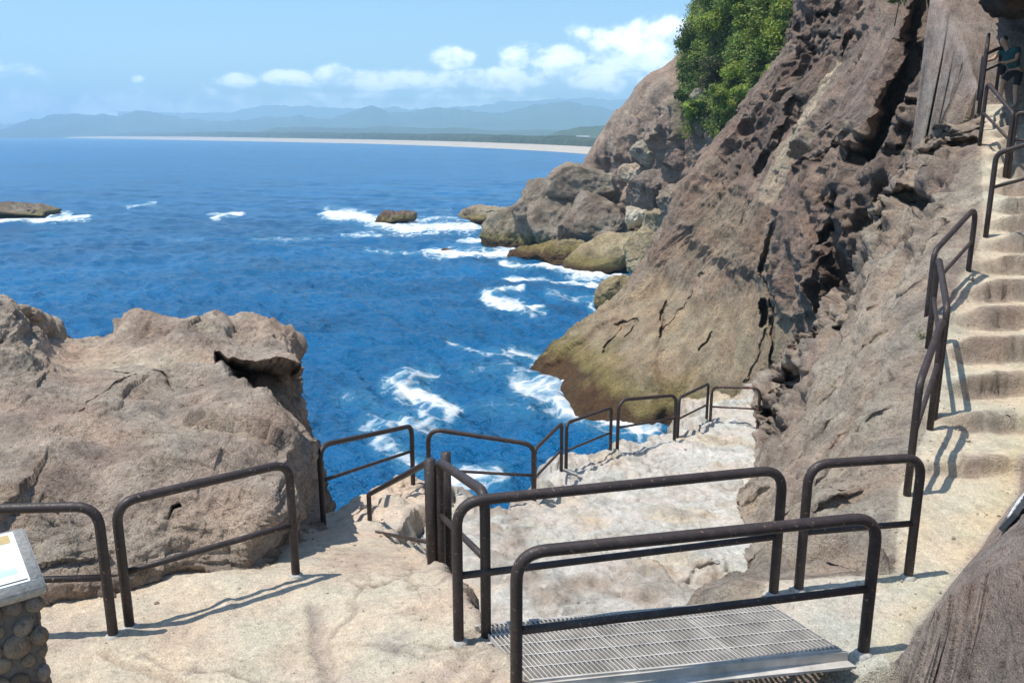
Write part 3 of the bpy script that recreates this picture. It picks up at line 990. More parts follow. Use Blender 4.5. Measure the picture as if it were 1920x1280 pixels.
# loose grit and small stones lying on the paths and the terrace
Vi, Fi = None, None
bm_ = bmesh.new()
bmesh.ops.create_icosphere(bm_, subdivisions=1, radius=1)
Vi = np.array([v.co[:] for v in bm_.verts])
Fi = np.array([[v.index for v in f.verts] for f in bm_.faces])
bm_.free()
rs = np.random.RandomState(99)
gm = np.nonzero((p2[:, 1] < 19) & (((lab == 1) & (p2[:, 0] > -3.2)) | (lab == 3) | (lab == 2)))[0]
edgew = np.clip(.12 + sm(.5, .05, np.minimum(np.abs(sdR0), np.abs(sdL))) + .5 * sm(.1, .4, w1), 0, 1)[gm]
gm = gm[rs.uniform(0, 1, len(gm)) < edgew * .012 * np.clip((p2[gm, 1] / 6) ** 1.0, .5, 3)]
gv, gf, gc = [], [], []
for i_, k_ in enumerate(gm[:5200]):
    r_s = .006 * math.exp(abs(rs.normal()) * .75)
    v_ = Vi * (1 + .25 * rs.normal(size=(len(Vi), 1)) * .6) * np.array([1, rs.uniform(.6, 1), rs.uniform(.4, .8)]) * r_s
    a_ = rs.uniform(0, 6.28)
    v_ = v_ @ np.array([[math.cos(a_), math.sin(a_), 0], [-math.sin(a_), math.cos(a_), 0], [0, 0, 1]])
    gv.append(v_ + p2[k_] + np.array([rs.uniform(-.02, .02), rs.uniform(-.02, .02), r_s * .3]))
    gf.append(Fi + i_ * len(Vi))
    gc.append(np.tile(col[k_] * rs.uniform(.55, 1.05), (len(Vi), 1)))
tag(link('gravel', np_mesh('gravel', np.concatenate(gv), np.concatenate(gf), np.concatenate(gc), smooth=False), M['sand']),
    'grit and small stones scattered over the paths', 'gravel', kind='stuff')
print('gravel', len(gm))

# ================================================================== LEFT ROCK
def rowH(pxs_, pys_, H):
    return [WH(a, b, H) for a, b in zip(pxs_, pys_)]


cx = [-300, -100, 60, 150, 250, 350, 430]
rows = [
    rowH(cx, [1275, 1245, 1210, 1190, 1155, 1125, 1108], 4.25) + [W(478, 1088, 7.5), W(500, 1082, 8.3)],
    rowH(cx, [1190, 1160, 1125, 1100, 1075, 1045, 1025], 3.78) + [W(484, 1020, 7.45), W(535, 1030, 8.9)],
    rowH(cx, [1090, 1060, 1030, 1005, 980, 955, 940], 3.45) + [W(538, 950, 7.75), W(562, 985, 9.1)],
    rowH(cx, [970, 950, 925, 905, 885, 865, 850], 3.2) + [W(548, 870, 8.5), W(568, 920, 10.0)],
    rowH(cx, [850, 835, 815, 800, 785, 775, 770], 3.02) + [W(552, 795, 9.5), W(569, 860, 11.0)],
    [W(-300, 730, 8.8), W(-100, 715, 9.1), W(60, 700, 9.6), W(150, 700, 10.1), W(250, 700, 10.2), W(350, 702, 10.3), W(430, 706, 10.4), W(552, 735, 10.5), W(567, 810, 11.7)],
    [W(-300, 620, 9.9), W(-100, 612, 10.0), W(50, 625, 10.4), W(130, 655, 11.3), W(240, 645, 11.4), W(350, 652, 11.5), W(440, 660, 11.6), W(550, 690, 11.5), W(564, 765, 12.3)],
    [W(-300, 540, 10.6), W(-100, 560, 10.7), W(15, 576, 10.9), W(88, 626, 12.2), W(180, 621, 12.7), W(245, 590, 13), W(380, 606, 12.8), W(507, 633, 12.3), W(545, 700, 12.9)],
]
b1 = [q + np.array([0, .9, -.9]) for q in rows[-1]]
b2 = [q + np.array([0, 1.4, -6]) for q in rows[-1]]
b3 = [q + np.array([0, 2.2, -14]) for q in rows[-1]]
rows += [b1, b2, b3]
rows = [r + [r[-1] + np.array([.12, .3, -1.6]), r[-1] + np.array([.25, .5, -7])] for r in rows]
NU, NV = 700, 800
P = loft(rows, NU, NV)
Nm = grid_normals(P)
if Nm[NU // 2, NV // 3, 2] < 0:
    Nm = -Nm
p = P.reshape(-1, 3)
n = Nm.reshape(-1, 3)
px, py = proj(p)
iu = np.repeat(np.linspace(0, 10, NU), NV)
front = iu < 7.6
w1 = fbm(p / 1.1, 4, 201)
w2 = fbm(p / 1.1 + 9, 4, 202)
big = fbm(p / 2.2, 4, 203)
# thin beds dipping gently: relief stretched along the bedding
bed = fbm(np.stack([p[:, 0] * .55 + w1 * .2, p[:, 1] * .55, p[:, 2] * 2.2 + p[:, 0] * .5], 1) / .55, 5, 204, .55, ridge=True)
mid = fbm(p / .55, 5, 205, .5)
fine = fbm(p / np.array([.16, .1, .08]), 4, 206, .6)
gully = fbm(np.stack([p[:, 0] * 1.1 - p[:, 1] * .3, p[:, 1] * .35, p[:, 2] * .3], 1) / .8, 4, 207, .5, ridge=True)
wv = np.stack([w1, w2, w1], 1) * .3
pb_ = np.stack([p[:, 0], p[:, 1], p[:, 2] * 2.6 + p[:, 0] * .5], 1)
fa = facet(pb_ / 1.6 + wv, 214)
fb_ = facet(pb_ / .55 + wv, 215)
fc_ = facet(p / .2 + wv, 216)
rg = sm(-.25, .35, fbm(p / 1.3, 3, 217))
disp = .14 * big + .10 * (bed - .2) * rg + .05 * mid + .018 * fine + .12 * (gully - .3) * sm(760, 980, py) + fa * .20 + fb_ * .10 * (.25 + .75 * rg) + fc_ * .034 * (.3 + .7 * rg) + .012 * facet(p / .075 + wv, 218)
bc = (p[:, 2] + .16 * p[:, 0] - .05 * p[:, 1] + .10 * w1 + .05 * mid) / .26
saw = bc - np.floor(bc)
saw = np.where(saw < .8, saw / .8, (1 - saw) / .2) - .5
bc2 = bc * 2.7 + w2
saw2 = bc2 - np.floor(bc2)
saw2 = np.where(saw2 < .75, saw2 / .75, (1 - saw2) / .25) - .5
bm_ = sm(-.3, .3, fbm(p / 1.6, 3, 219))
disp = disp + .085 * saw * bm_ + .03 * saw2 * sm(.2, -.3, w1)
c1, _ = worley(p / .42 + w1[:, None] * .4, 208)
pk = sm(.2, .5, fbm(p / 1.0, 4, 209)) * sm(.45, .2, c1)
disp = disp - .14 * pk
qx, qy = px + w1 * 14, py + w2 * 14
pan = sm(12, -20, poly_sd(qx, qy, [(85, 640), (200, 630), (330, 650), (430, 680), (400, 700), (250, 690), (110, 665)])) * front
disp = disp * (1 - .75 * pan) - .16 * pan
ind = np.zeros(len(p))


def cut(pl, w, dep):
    global ind
    ww = w * np.clip(.6 + 1.8 * w2 + .8 * mid, .05, 1.5)
    ind = ind + dep * sm(ww, ww * .2, seg_d(px + w1 * 22 + mid * 12, py + w2 * 22 + fb_ * 9, pl)) * front


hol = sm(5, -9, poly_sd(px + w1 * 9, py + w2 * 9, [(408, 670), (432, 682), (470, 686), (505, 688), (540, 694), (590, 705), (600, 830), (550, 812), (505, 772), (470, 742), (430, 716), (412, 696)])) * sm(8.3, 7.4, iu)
cut([(95, 668), (180, 682), (240, 690), (290, 704), (380, 718)], 4, .10)
cut([(306, 975), (318, 958), (332, 955)], 12, .3)
cut([(132, 766), (190, 738), (255, 712)], 2.5, .07)
inw = np.array([-.25, .9, -.36])
ledge = sm(14, 2, seg_d(qx, qy, [(330, 700), (420, 705), (460, 730)])) * front
p2 = p + n * (disp + .08 * ledge)[:, None] + np.outer(ind, inw) + np.outer(hol, np.array([-.75, 2.1, -.62]))
cn = fbm(p / .9, 5, 211)
cn2 = fbm(p / .3, 5, 212)
col = mixc(np.tile(np.array([.38, .312, .268]), (len(p), 1)), np.array([.285, .232, .205]), sm(-.1, .45, cn))
col = mixc(col, np.array([.5, .45, .375]), sm(.1, .5, cn2) * .5)
col = mixc(col, np.array([.52, .43, .345]), pan * .8)
col = mixc(col, np.array([.46, .32, .27]), pan * sm(60, 10, np.hypot(px - 120, py - 650)) * .6)
col = mixc(col, np.array([.17, .17, .16]), sm(25, 5, seg_d(qx, qy, [(0, 660), (30, 700), (60, 665)])) * sm(-.2, .3, cn2) * .6)
col = mixc(col, np.array([.22, .18, .165]), sm(.15, .5, fbm(p / .7, 4, 213)) * .5)
col = mixc(col, DARK * 2.0, np.clip(hol, 0, 1) * .5)  # shade inside the hollow is also put into the rock colour
col = col * np.array([1.13, 1.145, 1.13])
Fg = grid_faces(NU, NV)
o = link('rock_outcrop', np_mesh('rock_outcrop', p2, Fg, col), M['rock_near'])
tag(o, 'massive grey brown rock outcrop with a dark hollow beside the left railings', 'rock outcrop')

# ================================================================== CAVE ROOF above the top of the stairs
roof = []
for yy, dx, dz in ((15.8, .3, .9), (16.4, -.1, .25), (18.5, -.05, 0), (21, 0, .1), (24, .1, .2), (27, .3, .3)):
    xl = (1872 - 960) / F * yy / 1.06 - .22 * (yy > 17)
    z0 = CAMZ + yy * .135
    roof.append([(xl + .5 + dx, yy, z0 + 9 + dz), (xl + .12 + dx, yy, z0 + 4 + dz), (xl - .12 + dx, yy, z0 + 1.6 + dz), (xl + .05 + dx, yy, z0 + .35 + dz),
                 (xl + .6 + dx, yy, z0 + dz), (xl + 2 + dx, yy, z0 + .2 + dz), (xl + 4 + dx, yy, z0 + .1 + dz), (xl + 7 + dx, yy, z0 - .6 + dz)])
roof = [[(a, b - .6, c + 2.5) for a, b, c in roof[0]]] + roof
P = loft(roof, 150, 260)
p = P.reshape(-1, 3)
n = grid_normals(P).reshape(-1, 3)
d0 = .3 * fbm(p / 1.6, 5, 221, .55) + .22 * fbm(p / .6, 5, 222, .5, ridge=True)
p2 = p + n * d0[:, None]
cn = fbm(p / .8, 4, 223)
col = mixc(np.tile(np.array([.085, .065, .055]), (len(p), 1)), np.array([.05, .04, .035]), sm(-.2, .3, cn))  # far darker than the other rock: the cave's shade put into its colour
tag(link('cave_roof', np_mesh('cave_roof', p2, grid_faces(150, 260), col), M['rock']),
    'dark overhanging rock roof above the top of the stairs', 'rock overhang')

# ================================================================== RAILINGS
TUBE = .040


def fillet(A, B, C, r, nseg=8):
    A, B, C = Vector(A), Vector(B), Vector(C)
    a = (A - B).normalized()
    c = (C - B).normalized()
    ang = a.angle(c)
    tl = r / math.tan(ang / 2)
    tl = min(tl, (A - B).length * .45, (C - B).length * .45)
    p0, p1 = B + a * tl, B + c * tl
    out = []
    for i in range(nseg + 1):
        t = i / nseg
        out.append(p0 * (1 - t) ** 2 + B * 2 * t * (1 - t) + p1 * t * t)
    return out


def rail(label, A, B, hA=1.1, hB=1.1, mid=.5, r=.16, tube=TUBE, mat='rail', sink=.25, lean=0.0, group='brown tube railing panels along the path'):
    A, B = Vector(A), Vector(B)
    root = empty('railing', A)
    At, Bt = A + Vector((0, 0, hA)), B + Vector((0, 0, hB))
    Ab, Bb = A - Vector((0, 0, sink)), B - Vector((0, 0, sink))
    pts = [Ab, A + Vector((0, 0, .3))] + fillet(Ab, At, Bt, r) + fillet(At, Bt, Bb, r) + [B + Vector((0, 0, .3)), Bb]
    m = MB()
    m.tube(pts, tube * .91, 14)
    m.build('bent_tube', M[mat], root)
    m = MB()
    a, b = A + Vector((0, 0, hA * mid)), B + Vector((0, 0, hB * mid))
    u = (b - a).normalized() * tube * .6
    m.tube([a + u, (a * 2 + b) / 3, (a + b * 2) / 3, b - u], tube * .62, 12)
    m.build('middle_bar', M[mat], root)
    for q_ in (A, B):
        q_ = Vector(q_)
        gz_ = ground(q_.x, q_.y)
        if abs(gz_ - q_.z) > .09 or q_.y > 9:
            continue
        m = MB()
        q_.z = gz_ - .004
        m.tube([q_ - Vector((0, 0, .12)), q_ + Vector((0, 0, .012)), q_ + Vector((0, 0, .03))], [tube * 1.6, tube * 1.5, tube * .95], 14)
        m.build('mortar_collar', M['concrete'], root)
    tag(root, label, 'railing', group)
    return root


def PD(a, b, d):
    return tuple(W(a, b, d))


def PH(a, b, H):
    return tuple(WH(a, b, H))


GR = 'brown tube railing panels along the path'
# bridge pair
rail('long railing on the far side of the metal grating bridge', PH(860, 1197, 3.66), PH(1450, 1112, 3.7), 1.1, 1.1, .47, .2, .044)
rail('nearest railing, standing in front of the metal grating bridge', PH(968, 1316, 3.72), PH(1618, 1226, 3.73), 1.1, 1.1, .49, .2, .046)
rail('railing right of the bridge, joining the path railings at its right post', PH(1497, 1106, 3.7), PH(1702, 1086, 3.72), 1.12, 1.12, .47, .18, .043)
# left pair
rail('railing behind the map stand, cut off by the left edge of the picture', PH(-330, 1215, 3.78), PH(213, 1196, 3.78), 1.1, 1.1, .47, .17, .042)
rail('railing in front of the big rock, sloping up to the chasm edge', PH(244, 1180, 3.8), PH(555, 1078, 3.86), 1.08, 1.08, .46, .17, .042)
# ramp
rail('railing beyond the big rock with the sea behind it, left of the ramp', PD(608, 1006, 10.8), PD(775, 920, 13.2), 1.33, 1.14, .62, .2, .042)
rail('sloping railing going down the right side of the ramp', PD(695, 1012, 10.9), PD(806, 1052, 7.55), .68, 1.02, .2, .05, .036)
rail('short railing at the left end of the bridge, running away from the viewer', PH(911, 1167, 3.58), PH(828, 1062, 3.98), 1.06, 1.06, .5, .14, .044)
rail('barrier railing facing us at the end of the ramp, sea behind it', PD(806, 955, 13.3), PD(1000, 948, 13.4), 1.44, 1.10, .5, .22, .042)
# extra posts standing beside the ramp end
m = MB()
b0 = Vector(PH(811, 1061, 3.98))
root = empty('railing', b0)
m.tube([b0 - Vector((0, 0, .2)), b0 + Vector((0, 0, .5)), b0 + Vector((0, 0, 1.08))], .05, 14)
m.build('post', M['rail'], root)
m = MB()
b1_ = b0 + Vector((.13, .22, 0))
m.tube([b1_ - Vector((0, 0, .6)), b1_ + Vector((0, 0, .4)), b1_ + Vector((0, 0, 1.06))], .046, 14)
m.build('post', M['rail'], root)
m = MB()
m.tube([b0 + Vector((0, 0, .5)), b1_ + Vector((0, 0, .5))], .026, 12)
m.build('bar', M['rail'], root)
tag(root, 'pair of dark posts standing close together at the top of the ramp', 'railing', GR)
# terrace edge
rail('narrow railing seen almost end on, right of the barrier over the sea', PD(1002, 948, 13.5), PD(1052, 893, 15.3), 1.02, 1.08, .5, .12, .038)
rail('railing with the surf directly behind it, second of the terrace edge', PD(1061, 892, 15.45), PD(1144, 853, 17.1), 1.08, 1.06, .48, .12, .038)
rail('railing in the middle of the terrace edge, with a curved left corner', PD(1157, 852, 17.2), PD(1264, 826, 18.3), 1.22, 1.08, .5, .25, .042)
rail('railing climbing to the right against the mossy rock, before the terrace corner', PD(1270, 824, 18.5), PD(1324, 797, 20.2), 1.0, 1.08, .5, .1, .038)
rail('farthest railing, closing off the end of the terrace, rusty at its feet', PD(1331, 799, 20.0), PD(1420, 806, 19.5), 1.02, 1.06, .5, .2, .040, mat='rail_rust')
# up the stairs
rail('first railing along the left edge of the path, above the slope', PD(1702, 912, 8.2), PD(1748, 766, 9.55), 1.12, 1.1, .5, .16, .043)
rail('second railing of the path edge, ending where the stairs steepen', PD(1755, 750, 9.75), PD(1742, 632, 11.3), 1.12, 1.1, .5, .16, .043)
rail('railing climbing beside the lower stairs up to the dark upright post', PD(1737, 600, 11.9), PD(1815, 512, 13.0), .98, 1.02, .48, .2, .043)
rail('railing beside the middle stairs, running out of the picture on the right', PD(1850, 428, 13.9), PD(1990, 395, 13.2), 1.18, 1.2, .55, .16, .045)
rail('light worn railing dropping to the right below the person', PD(1837, 268, 17.4), PD(1886, 312, 16.2), 1.15, .95, .5, .1, .042, mat='rail')
rail('railing right of the light worn one, leaving the picture below the person', PD(1893, 310, 16.2), PD(2010, 330, 15.6), .95, 1.0, .5, .1, .042)
rail('upright railing at the top of the stairs beside the person, seen end on', PD(1838, 190, 18.3), PD(1842, 160, 20.2), 1.1, 1.1, .5, .16, .045)
rail('short pale railing crossing the top of the stairs next to the person', PD(1836, 168, 20.3), PD(1870, 152, 20.9), .75, .75, .5, .1, .042)

# ================================================================== GRATING BRIDGE
zb = CAMZ - 3.70
A0 = Vector(PH(897, 1180, 3.70))
A1 = Vector(PH(1432, 1133, 3.70))
B1 = Vector(PH(1580, 1229, 3.70))
B0 = A0 + (B1 - A1)
bridge = empty('footbridge', A0)
tag(bridge, 'galvanised steel grating footbridge crossing the gap between the two paths', 'footbridge')


def bq(s, t, dz=0.0):
    a = A0.lerp(A1, s)
    b = B0.lerp(B1, s)
    v = a.lerp(b, t)
    return Vector((v.x, v.y, zb + .012 + dz))


ux = (A1 - A0).normalized()
uy = (B1 - A1).normalized()
for k in range(3):
    s0, s1 = k / 3 + .004, (k + 1) / 3 - .004
    m = MB()
    nb = 22
    for i in range(nb + 1):           # thin bearing bars across the walk
        s = s0 + (s1 - s0) * i / nb
        a, b = bq(s, .0, .02), bq(s, 1., .02)
        m.box((a + b) / 2, (b - a) / 2, ux * .0035, Vector((0, 0, .018)))
    for j in range(6):                # cross rods along the walk
        t = .02 + .96 * j / 5
        a, b = bq(s0, t, .0318), bq(s1, t, .0318)
        m.box((a + b) / 2, (b - a) / 2, uy * .0045, Vector((0, 0, .0055)))
    for t in (.004, .996):
        a, b = bq(s0, t, .019), bq(s1, t, .019)
        m.box((a + b) / 2, (b - a) / 2, uy * .006, Vector((0, 0, .021)))
    for s in (s0, s1):
        a, b = bq(s, .004, .019), bq(s, .996, .019)
        m.box((a + b) / 2, (b - a) / 2, ux * .004, Vector((0, 0, .0212)))
    m.build('grating_panel', M['galv'], bridge, smooth=False)
m = MB()
for t in (-.012, 1.012):
    a, b = bq(-.01, t, -.015), bq(1.01, t, -.005)
    m.box((a + b) / 2, (b - a) / 2, uy * .010, Vector((0, 0, .034)))
    a, b = bq(-.01, t + (.05 if t > .5 else -.05), -.05), bq(1.01, t + (.05 if t > .5 else -.05), -.05)
    m.box((a + b) / 2, (b - a) / 2, uy * .05, Vector((0, 0, .010)))
m.build('side_beam', M['galv'], bridge, smooth=False)
m = MB()
for t in (.25, .5, .75):
    a, b = bq(-.03, t, -.06), bq(1.03, t, -.06)
    m.box((a + b) / 2, (b - a) / 2, uy * .02, Vector((0, 0, .055)))
m.build('stringer', M['galv'], bridge, smooth=False)
# low steel edge lying on the near landing
m = MB()

# ================================================================== MAP STAND
nc = Vector(PH(86, 1092, 2.58))
sdir = Vector((-.61, .79, 0))
ndir = Vector((-.79, -.61, 0))
stand = empty('map_stand', (nc.x, nc.y, ground(nc.x, nc.y)))
tag(stand, 'stone pedestal with a tilted concrete top carrying a pale blue map', 'map stand')
tilt = Vector((sdir.x, sdir.y, .14)).normalized()
upn = tilt.cross(ndir).normalized()
if upn.z < 0:
    upn = -upn
WD, DP, TH = 1.2, .70, .085
c = nc + ndir * WD / 2 + tilt * DP / 2 - upn * TH / 2
m = MB()
m.box(c, ndir * WD / 2, tilt * DP / 2, upn * TH / 2)
m.build('top_slab', M['concrete'], stand, bevel=.012)


def sq(a, b, h):
    """point on the slab top: a along the near edge from the right corner, b up the slope"""
    return nc + ndir * a + tilt * b + upn * h


def panel(name, a0, a1, b0, b1, h0, th, mat, par=None):
    m = MB()
    cc = (sq(a0, b0, h0) + sq(a1, b1, h0)) / 2 + upn * th / 2
    m.box(cc, ndir * (a1 - a0) / 2, tilt * (b1 - b0) / 2, upn * th / 2)
    return m.build(name, mat, par or stand, smooth=False)


M['board'] = plain_mat('white_board', (.78, .8, .8), .35, 0, .04, 5, 0)
M['tan_band'] = plain_mat('tan_band', (.5, .37, .16), .5, 0, .15, 20, 0)
mm, nt, out = new_mat('map_print')
tc = N(nt, 'ShaderNodeTexCoord')
n1 = N(nt, 'ShaderNodeTexNoise', i_Scale=5, i_Detail=6)
nt.links.new(tc.outputs['Object'], n1.inputs[0])
rr = ramp(nt, n1.outputs['Fac'], [(.38, (.42, .72, .8, 1)), (.5, (.55, .82, .88, 1)), (.55, (.72, .84, .82, 1)), (.7, (.8, .85, .84, 1))])
pb = N(nt, 'ShaderNodeBsdfPrincipled', i_Roughness=.3)
nt.links.new(rr.outputs[0], pb.inputs['Base Color'])
nt.links.new(pb.outputs[0], out.inputs[0])
M['map'] = mm
mb_ = panel('map_board', .07, 1.12, .06, .66, -.003, .009, M['board'])
panel('title_band', .10, 1.1, .53, .63, .0065, .002, M['tan_band'], mb_)
panel('map_print', .12, 1.08, .17, .50, .0065, .002, M['map'], mb_)
M['ink'] = plain_mat('dark_ink', (.06, .06, .06), .6, 0, .1, 10, 0)
panel('caption_line', .08, .34, .078, .09, .0065, .002, M['ink'], mb_)
# column: mortar core and cobbles
cc = nc + ndir * (WD / 2) + tilt * (DP / 2)
base_z = min(ground(nc.x, nc.y), CAMZ - 3.8) - .15
topz = nc.z - .07
core = MB()
hw, hd = WD / 2 - .07, DP / 2 - .06
core.box((cc.x, cc.y, (base_z + topz) / 2), ndir * hw, sdir * hd, Vector((0, 0, (topz - base_z) / 2)))
core.build('mortar_core', plain_mat('dark_mortar', (.12, .1, .085), .95, 0, .3, 30, .01), stand, smooth=False)
rs = np.random.RandomState(5)
Vi, Fi = ico(3)
VV, FF, CC = [], [], []
nvt = 0


def cobble(c0, axu, axn, r):
    global nvt
    V = Vi.copy()
    for k in range(4):
        nn = rs.normal(size=3)
        nn /= np.linalg.norm(nn)
        V -= np.outer(np.maximum(V @ nn - rs.uniform(.7, .9), 0) * .7, nn)
    a = rs.uniform(0, 6.28)
    su, sv, sn = r * rs.uniform(.85, 1.15), r * rs.uniform(.8, 1.1), r * .55
    u2 = np.array(axu) * math.cos(a) + np.array([0, 0, 1]) * math.sin(a)
    v2 = -np.array(axu) * math.sin(a) + np.array([0, 0, 1]) * math.cos(a)
    V = V * (1 + .10 * pn(V * 2.2 + rs.uniform(0, 50), 3))[:, None]
    Wd = np.array(c0) + np.outer(V[:, 0] * su, u2) + np.outer(V[:, 1] * sv, v2) + np.outer(V[:, 2] * sn, np.array(axn))
    VV.append(Wd - np.array(stand.location))
    FF.append(Fi + nvt)
    b = np.array([.19, .16, .13]) * rs.uniform(.7, 1.35) * np.array([1, rs.uniform(.95, 1.03), rs.uniform(.88, 1.08)])
    CC.append(np.tile(b, (len(V), 1)))
    nvt += len(V)


for (au, an, hwid, hoff) in ((ndir, -sdir, hw, hd), (sdir, -ndir, hd, hw)):
    zz = base_z
    row = 0
    while zz < topz - .02:
        rr_ = .066
        k = -hwid + (.07 if row % 2 else .0)
        while k < hwid + .02:
            q = Vector((cc.x, cc.y, zz + rs.uniform(-.02, .02) + .06)) + au * k + an * (hoff + .0)
            cobble(q, au, an, rr_ * rs.choice([.62, .85, 1.0, 1.2]))
            k += .128 * rs.uniform(.85, 1.15)
        zz += .118
        row += 1
link('cobblestones', np_mesh('cobblestones', np.concatenate(VV), np.concatenate(FF), np.concatenate(CC)), M['cobble'], stand)

# ================================================================== DARK NAME SIGN at the right edge
def on_ground(a, b):
    for d_ in np.arange(3.5, 12, .02):
        q_ = W(a, b, d_)
        if q_[2] < ground(q_[0], q_[1]) + .03:
            return Vector(W(a, b, d_ - .06))
    return Vector(W(a, b, 7.5))


s0 = on_ground(1876, 994)
s1 = on_ground(1919, 926)
print('sign', s0, s1)
s1 = s0 + (s1 - s0).normalized() * 1.1
sign = empty('sign', s0)
tag(sign, 'dark slate sign with white lettering lying against the rock at the right edge', 'sign')
sx = (s1 - s0).normalized()
sn_ = Vector((-sx.y, sx.x, .55)).normalized()
sz = sx.cross(sn_).normalized()
if sz.z < 0:
    sz = -sz
m = MB()
SH = .17
m.box(s0 + sx * .55 + sz * SH / 2, sx * .55, sn_ * .02, sz * SH / 2)
m.build('board', plain_mat('dark_slate', (.045, .055, .065), .5, 0, .3, 14, .002), sign, smooth=False, bevel=.004)
m = MB()
rs = np.random.RandomState(12)
# brush-like white characters: strokes set out like the kana on the board
glyphs = [[(.1, .5, .9, .62)],
          [(.2, .85, .25, .3), (.25, .3, .6, .12), (.6, .12, .85, .4)],
          [(.2, .75, .8, .8), (.5, .95, .45, .5), (.45, .5, .2, .15), (.5, .5, .85, .2)],
          [(.15, .6, .85, .68), (.35, .95, .3, .1), (.65, .9, .7, .15)],
          [(.2, .8, .75, .85), (.75, .85, .3, .2), (.3, .2, .85, .15)],
          [(.5, .95, .5, .05), (.2, .65, .8, .65), (.2, .3, .8, .3)]]
gx0 = .035
M['letters'] = plain_mat('white_letters', (.8, .8, .78), .5, 0, .08, 20, 0)
for gl in glyphs:
    m = MB()
    for (a, b, c_, d_) in gl:
        p0 = s0 + sx * (gx0 + a * .15) + sz * (.03 + b * .15) + sn_ * .0215
        p1 = s0 + sx * (gx0 + c_ * .15) + sz * (.03 + d_ * .15) + sn_ * .0215
        dv = (p1 - p0)
        m.box((p0 + p1) / 2, dv / 2, dv.normalized().cross(sn_) * .010, sn_ * .0025)
    gx0 += .17
    m.build('letter', M['letters'], sign, smooth=False)

# ================================================================== PERSON at the top of the stairs
def skin_part(name, chains, mat, parent, sub=2):
    """chains: list of lists of (pos, radius); the first point of later chains may repeat an earlier one"""
    verts, rad, edges, idx = [], [], [], {}
    for ch in chains:
        prev = None
        for pos, r in ch:
            key = tuple(round(v, 4) for v in pos)
            if key not in idx:
                idx[key] = len(verts)
                verts.append(pos)
                rad.append(r)
            i = idx[key]
            if prev is not None:
                edges.append((prev, i))
            prev = i
    me = bpy.data.meshes.new(name)
    me.from_pydata(verts, edges, [])
    o = link(name, me, mat, parent)
    md = o.modifiers.new('skin', 'SKIN')
    md.use_smooth_shade = True
    for i, r in enumerate(rad):
        rr_ = r if isinstance(r, tuple) else (r, r)
        me.skin_vertices[0].data[i].radius = rr_
    me.skin_vertices[0].data[0].use_root = True
    sb = o.modifiers.new('sub', 'SUBSURF')
    sb.levels = sb.render_levels = sub
    return o


M['skin'] = plain_mat('skin', (.5, .31, .22), .55, 0, .1, 8, 0)
M['shirt'] = plain_mat('teal_shirt', (.028, .10, .115), .85, 0, .25, 9, .004)
M['shorts'] = plain_mat('dark_shorts', (.022, .022, .032), .85, 0, .2, 9, .004)
M['hair'] = plain_mat('black_hair', (.02, .016, .014), .6, 0, .2, 30, .004)
M['shoe'] = plain_mat('pale_shoe', (.5, .42, .34), .7, 0, .15, 20, .002)
foot = W(1897, 204, 20.6)
person = empty('person', tuple(foot))
tag(person, 'person in a teal shirt and dark shorts leaning forward as they climb the stairs', 'person')
# local axes: person walks up the stairs, turned to the left of the picture; x right, y away
S_ = 1.0
hip = (.0, .03, .83)
chest = (-.13, .10, 1.17)
neck = (-.22, .15, 1.36)
headc = (-.30, .17, 1.50)
kneeR, ankR = (.02, .0, .46), (.035, -.05, .08)
hipR, hipL = (.08, .0, .80), (-.07, .06, .82)
kneeL, ankL = (-.22, .12, .62), (-.20, .17, .30)
shR, shL = (-.06, -.06, 1.30), (-.26, .28, 1.30)
skin_part('body', [
    [(hip, .10), (chest, .11), (neck, .055), ((-.26, .16, 1.43), .06), (headc, .088), ((-.335, .178, 1.60), .06)],
    [(hip, .10), (hipR, .085), (kneeR, .058), ((.05, -.01, .28), .055), (ankR, .04), ((-.06, -.06, .035), .034), ((-.13, -.06, .03), .026)],
    [(hip, .10), (hipL, .085), (kneeL, .058), ((-.20, .16, .45), .052), (ankL, .04), ((-.28, .17, .26), .034), ((-.34, .17, .255), .026)],
    [(chest, .11), (shR, .055), ((-.12, -.14, 1.08), .042), ((-.32, -.10, 1.02), .034), ((-.40, -.06, 1.03), .03)],
    [(chest, .11), (shL, .055), ((-.42, .30, 1.12), .042), ((-.60, .24, 1.08), .034), ((-.68, .22, 1.09), .03)],
    [((-.40, -.06, 1.03), .03), ((-.45, -.05, 1.01), .011), ((-.47, -.045, .98), .009)],
    [((-.40, -.06, 1.03), .03), ((-.455, -.03, 1.03), .011), ((-.485, -.02, 1.0), .009)],
    [((-.40, -.06, 1.03), .03), ((-.45, -.07, 1.04), .011), ((-.48, -.075, 1.02), .009)],
    [((-.40, -.06, 1.03), .03), ((-.42, -.09, 1.05), .011), ((-.45, -.1, 1.05), .009)],
], M['skin'], person)
skin_part('shirt', [
    [((.0, .03, .86), (.135, .135)), ((-.07, .065, 1.02), .135), (chest, .15), ((-.18, .13, 1.29), .10)],
    [(chest, .15), (shR, .075), ((-.10, -.11, 1.18), .062)],
    [(chest, .15), (shL, .075), ((-.34, .29, 1.20), .062)],
], M['shirt'], person)
skin_part('shorts', [
    [((.0, .03, .90), .13), (hip, .13), (hipR, .11), ((.05, .0, .62), .09), ((.03, .0, .48), .078)],
    [(hip, .13), (hipL, .11), ((-.15, .09, .72), .09), ((-.215, .12, .62), .078)],
], M['shorts'], person)
skin_part('hair', [[((-.265, .185, 1.50), .085), ((-.28, .18, 1.56), .092), ((-.33, .178, 1.60), .07)]], M['hair'], person)
for a, b in (((.035, -.05, .06), (-.13, -.06, .035)), ((-.20, .17, .28), (-.345, .17, .26))):
    skin_part('shoe', [[(a, .052), (((a[0] + b[0]) / 2), .048) if False else (tuple((Vector(a) + Vector(b)) / 2), .048), (b, .04)]], M['shoe'], person)
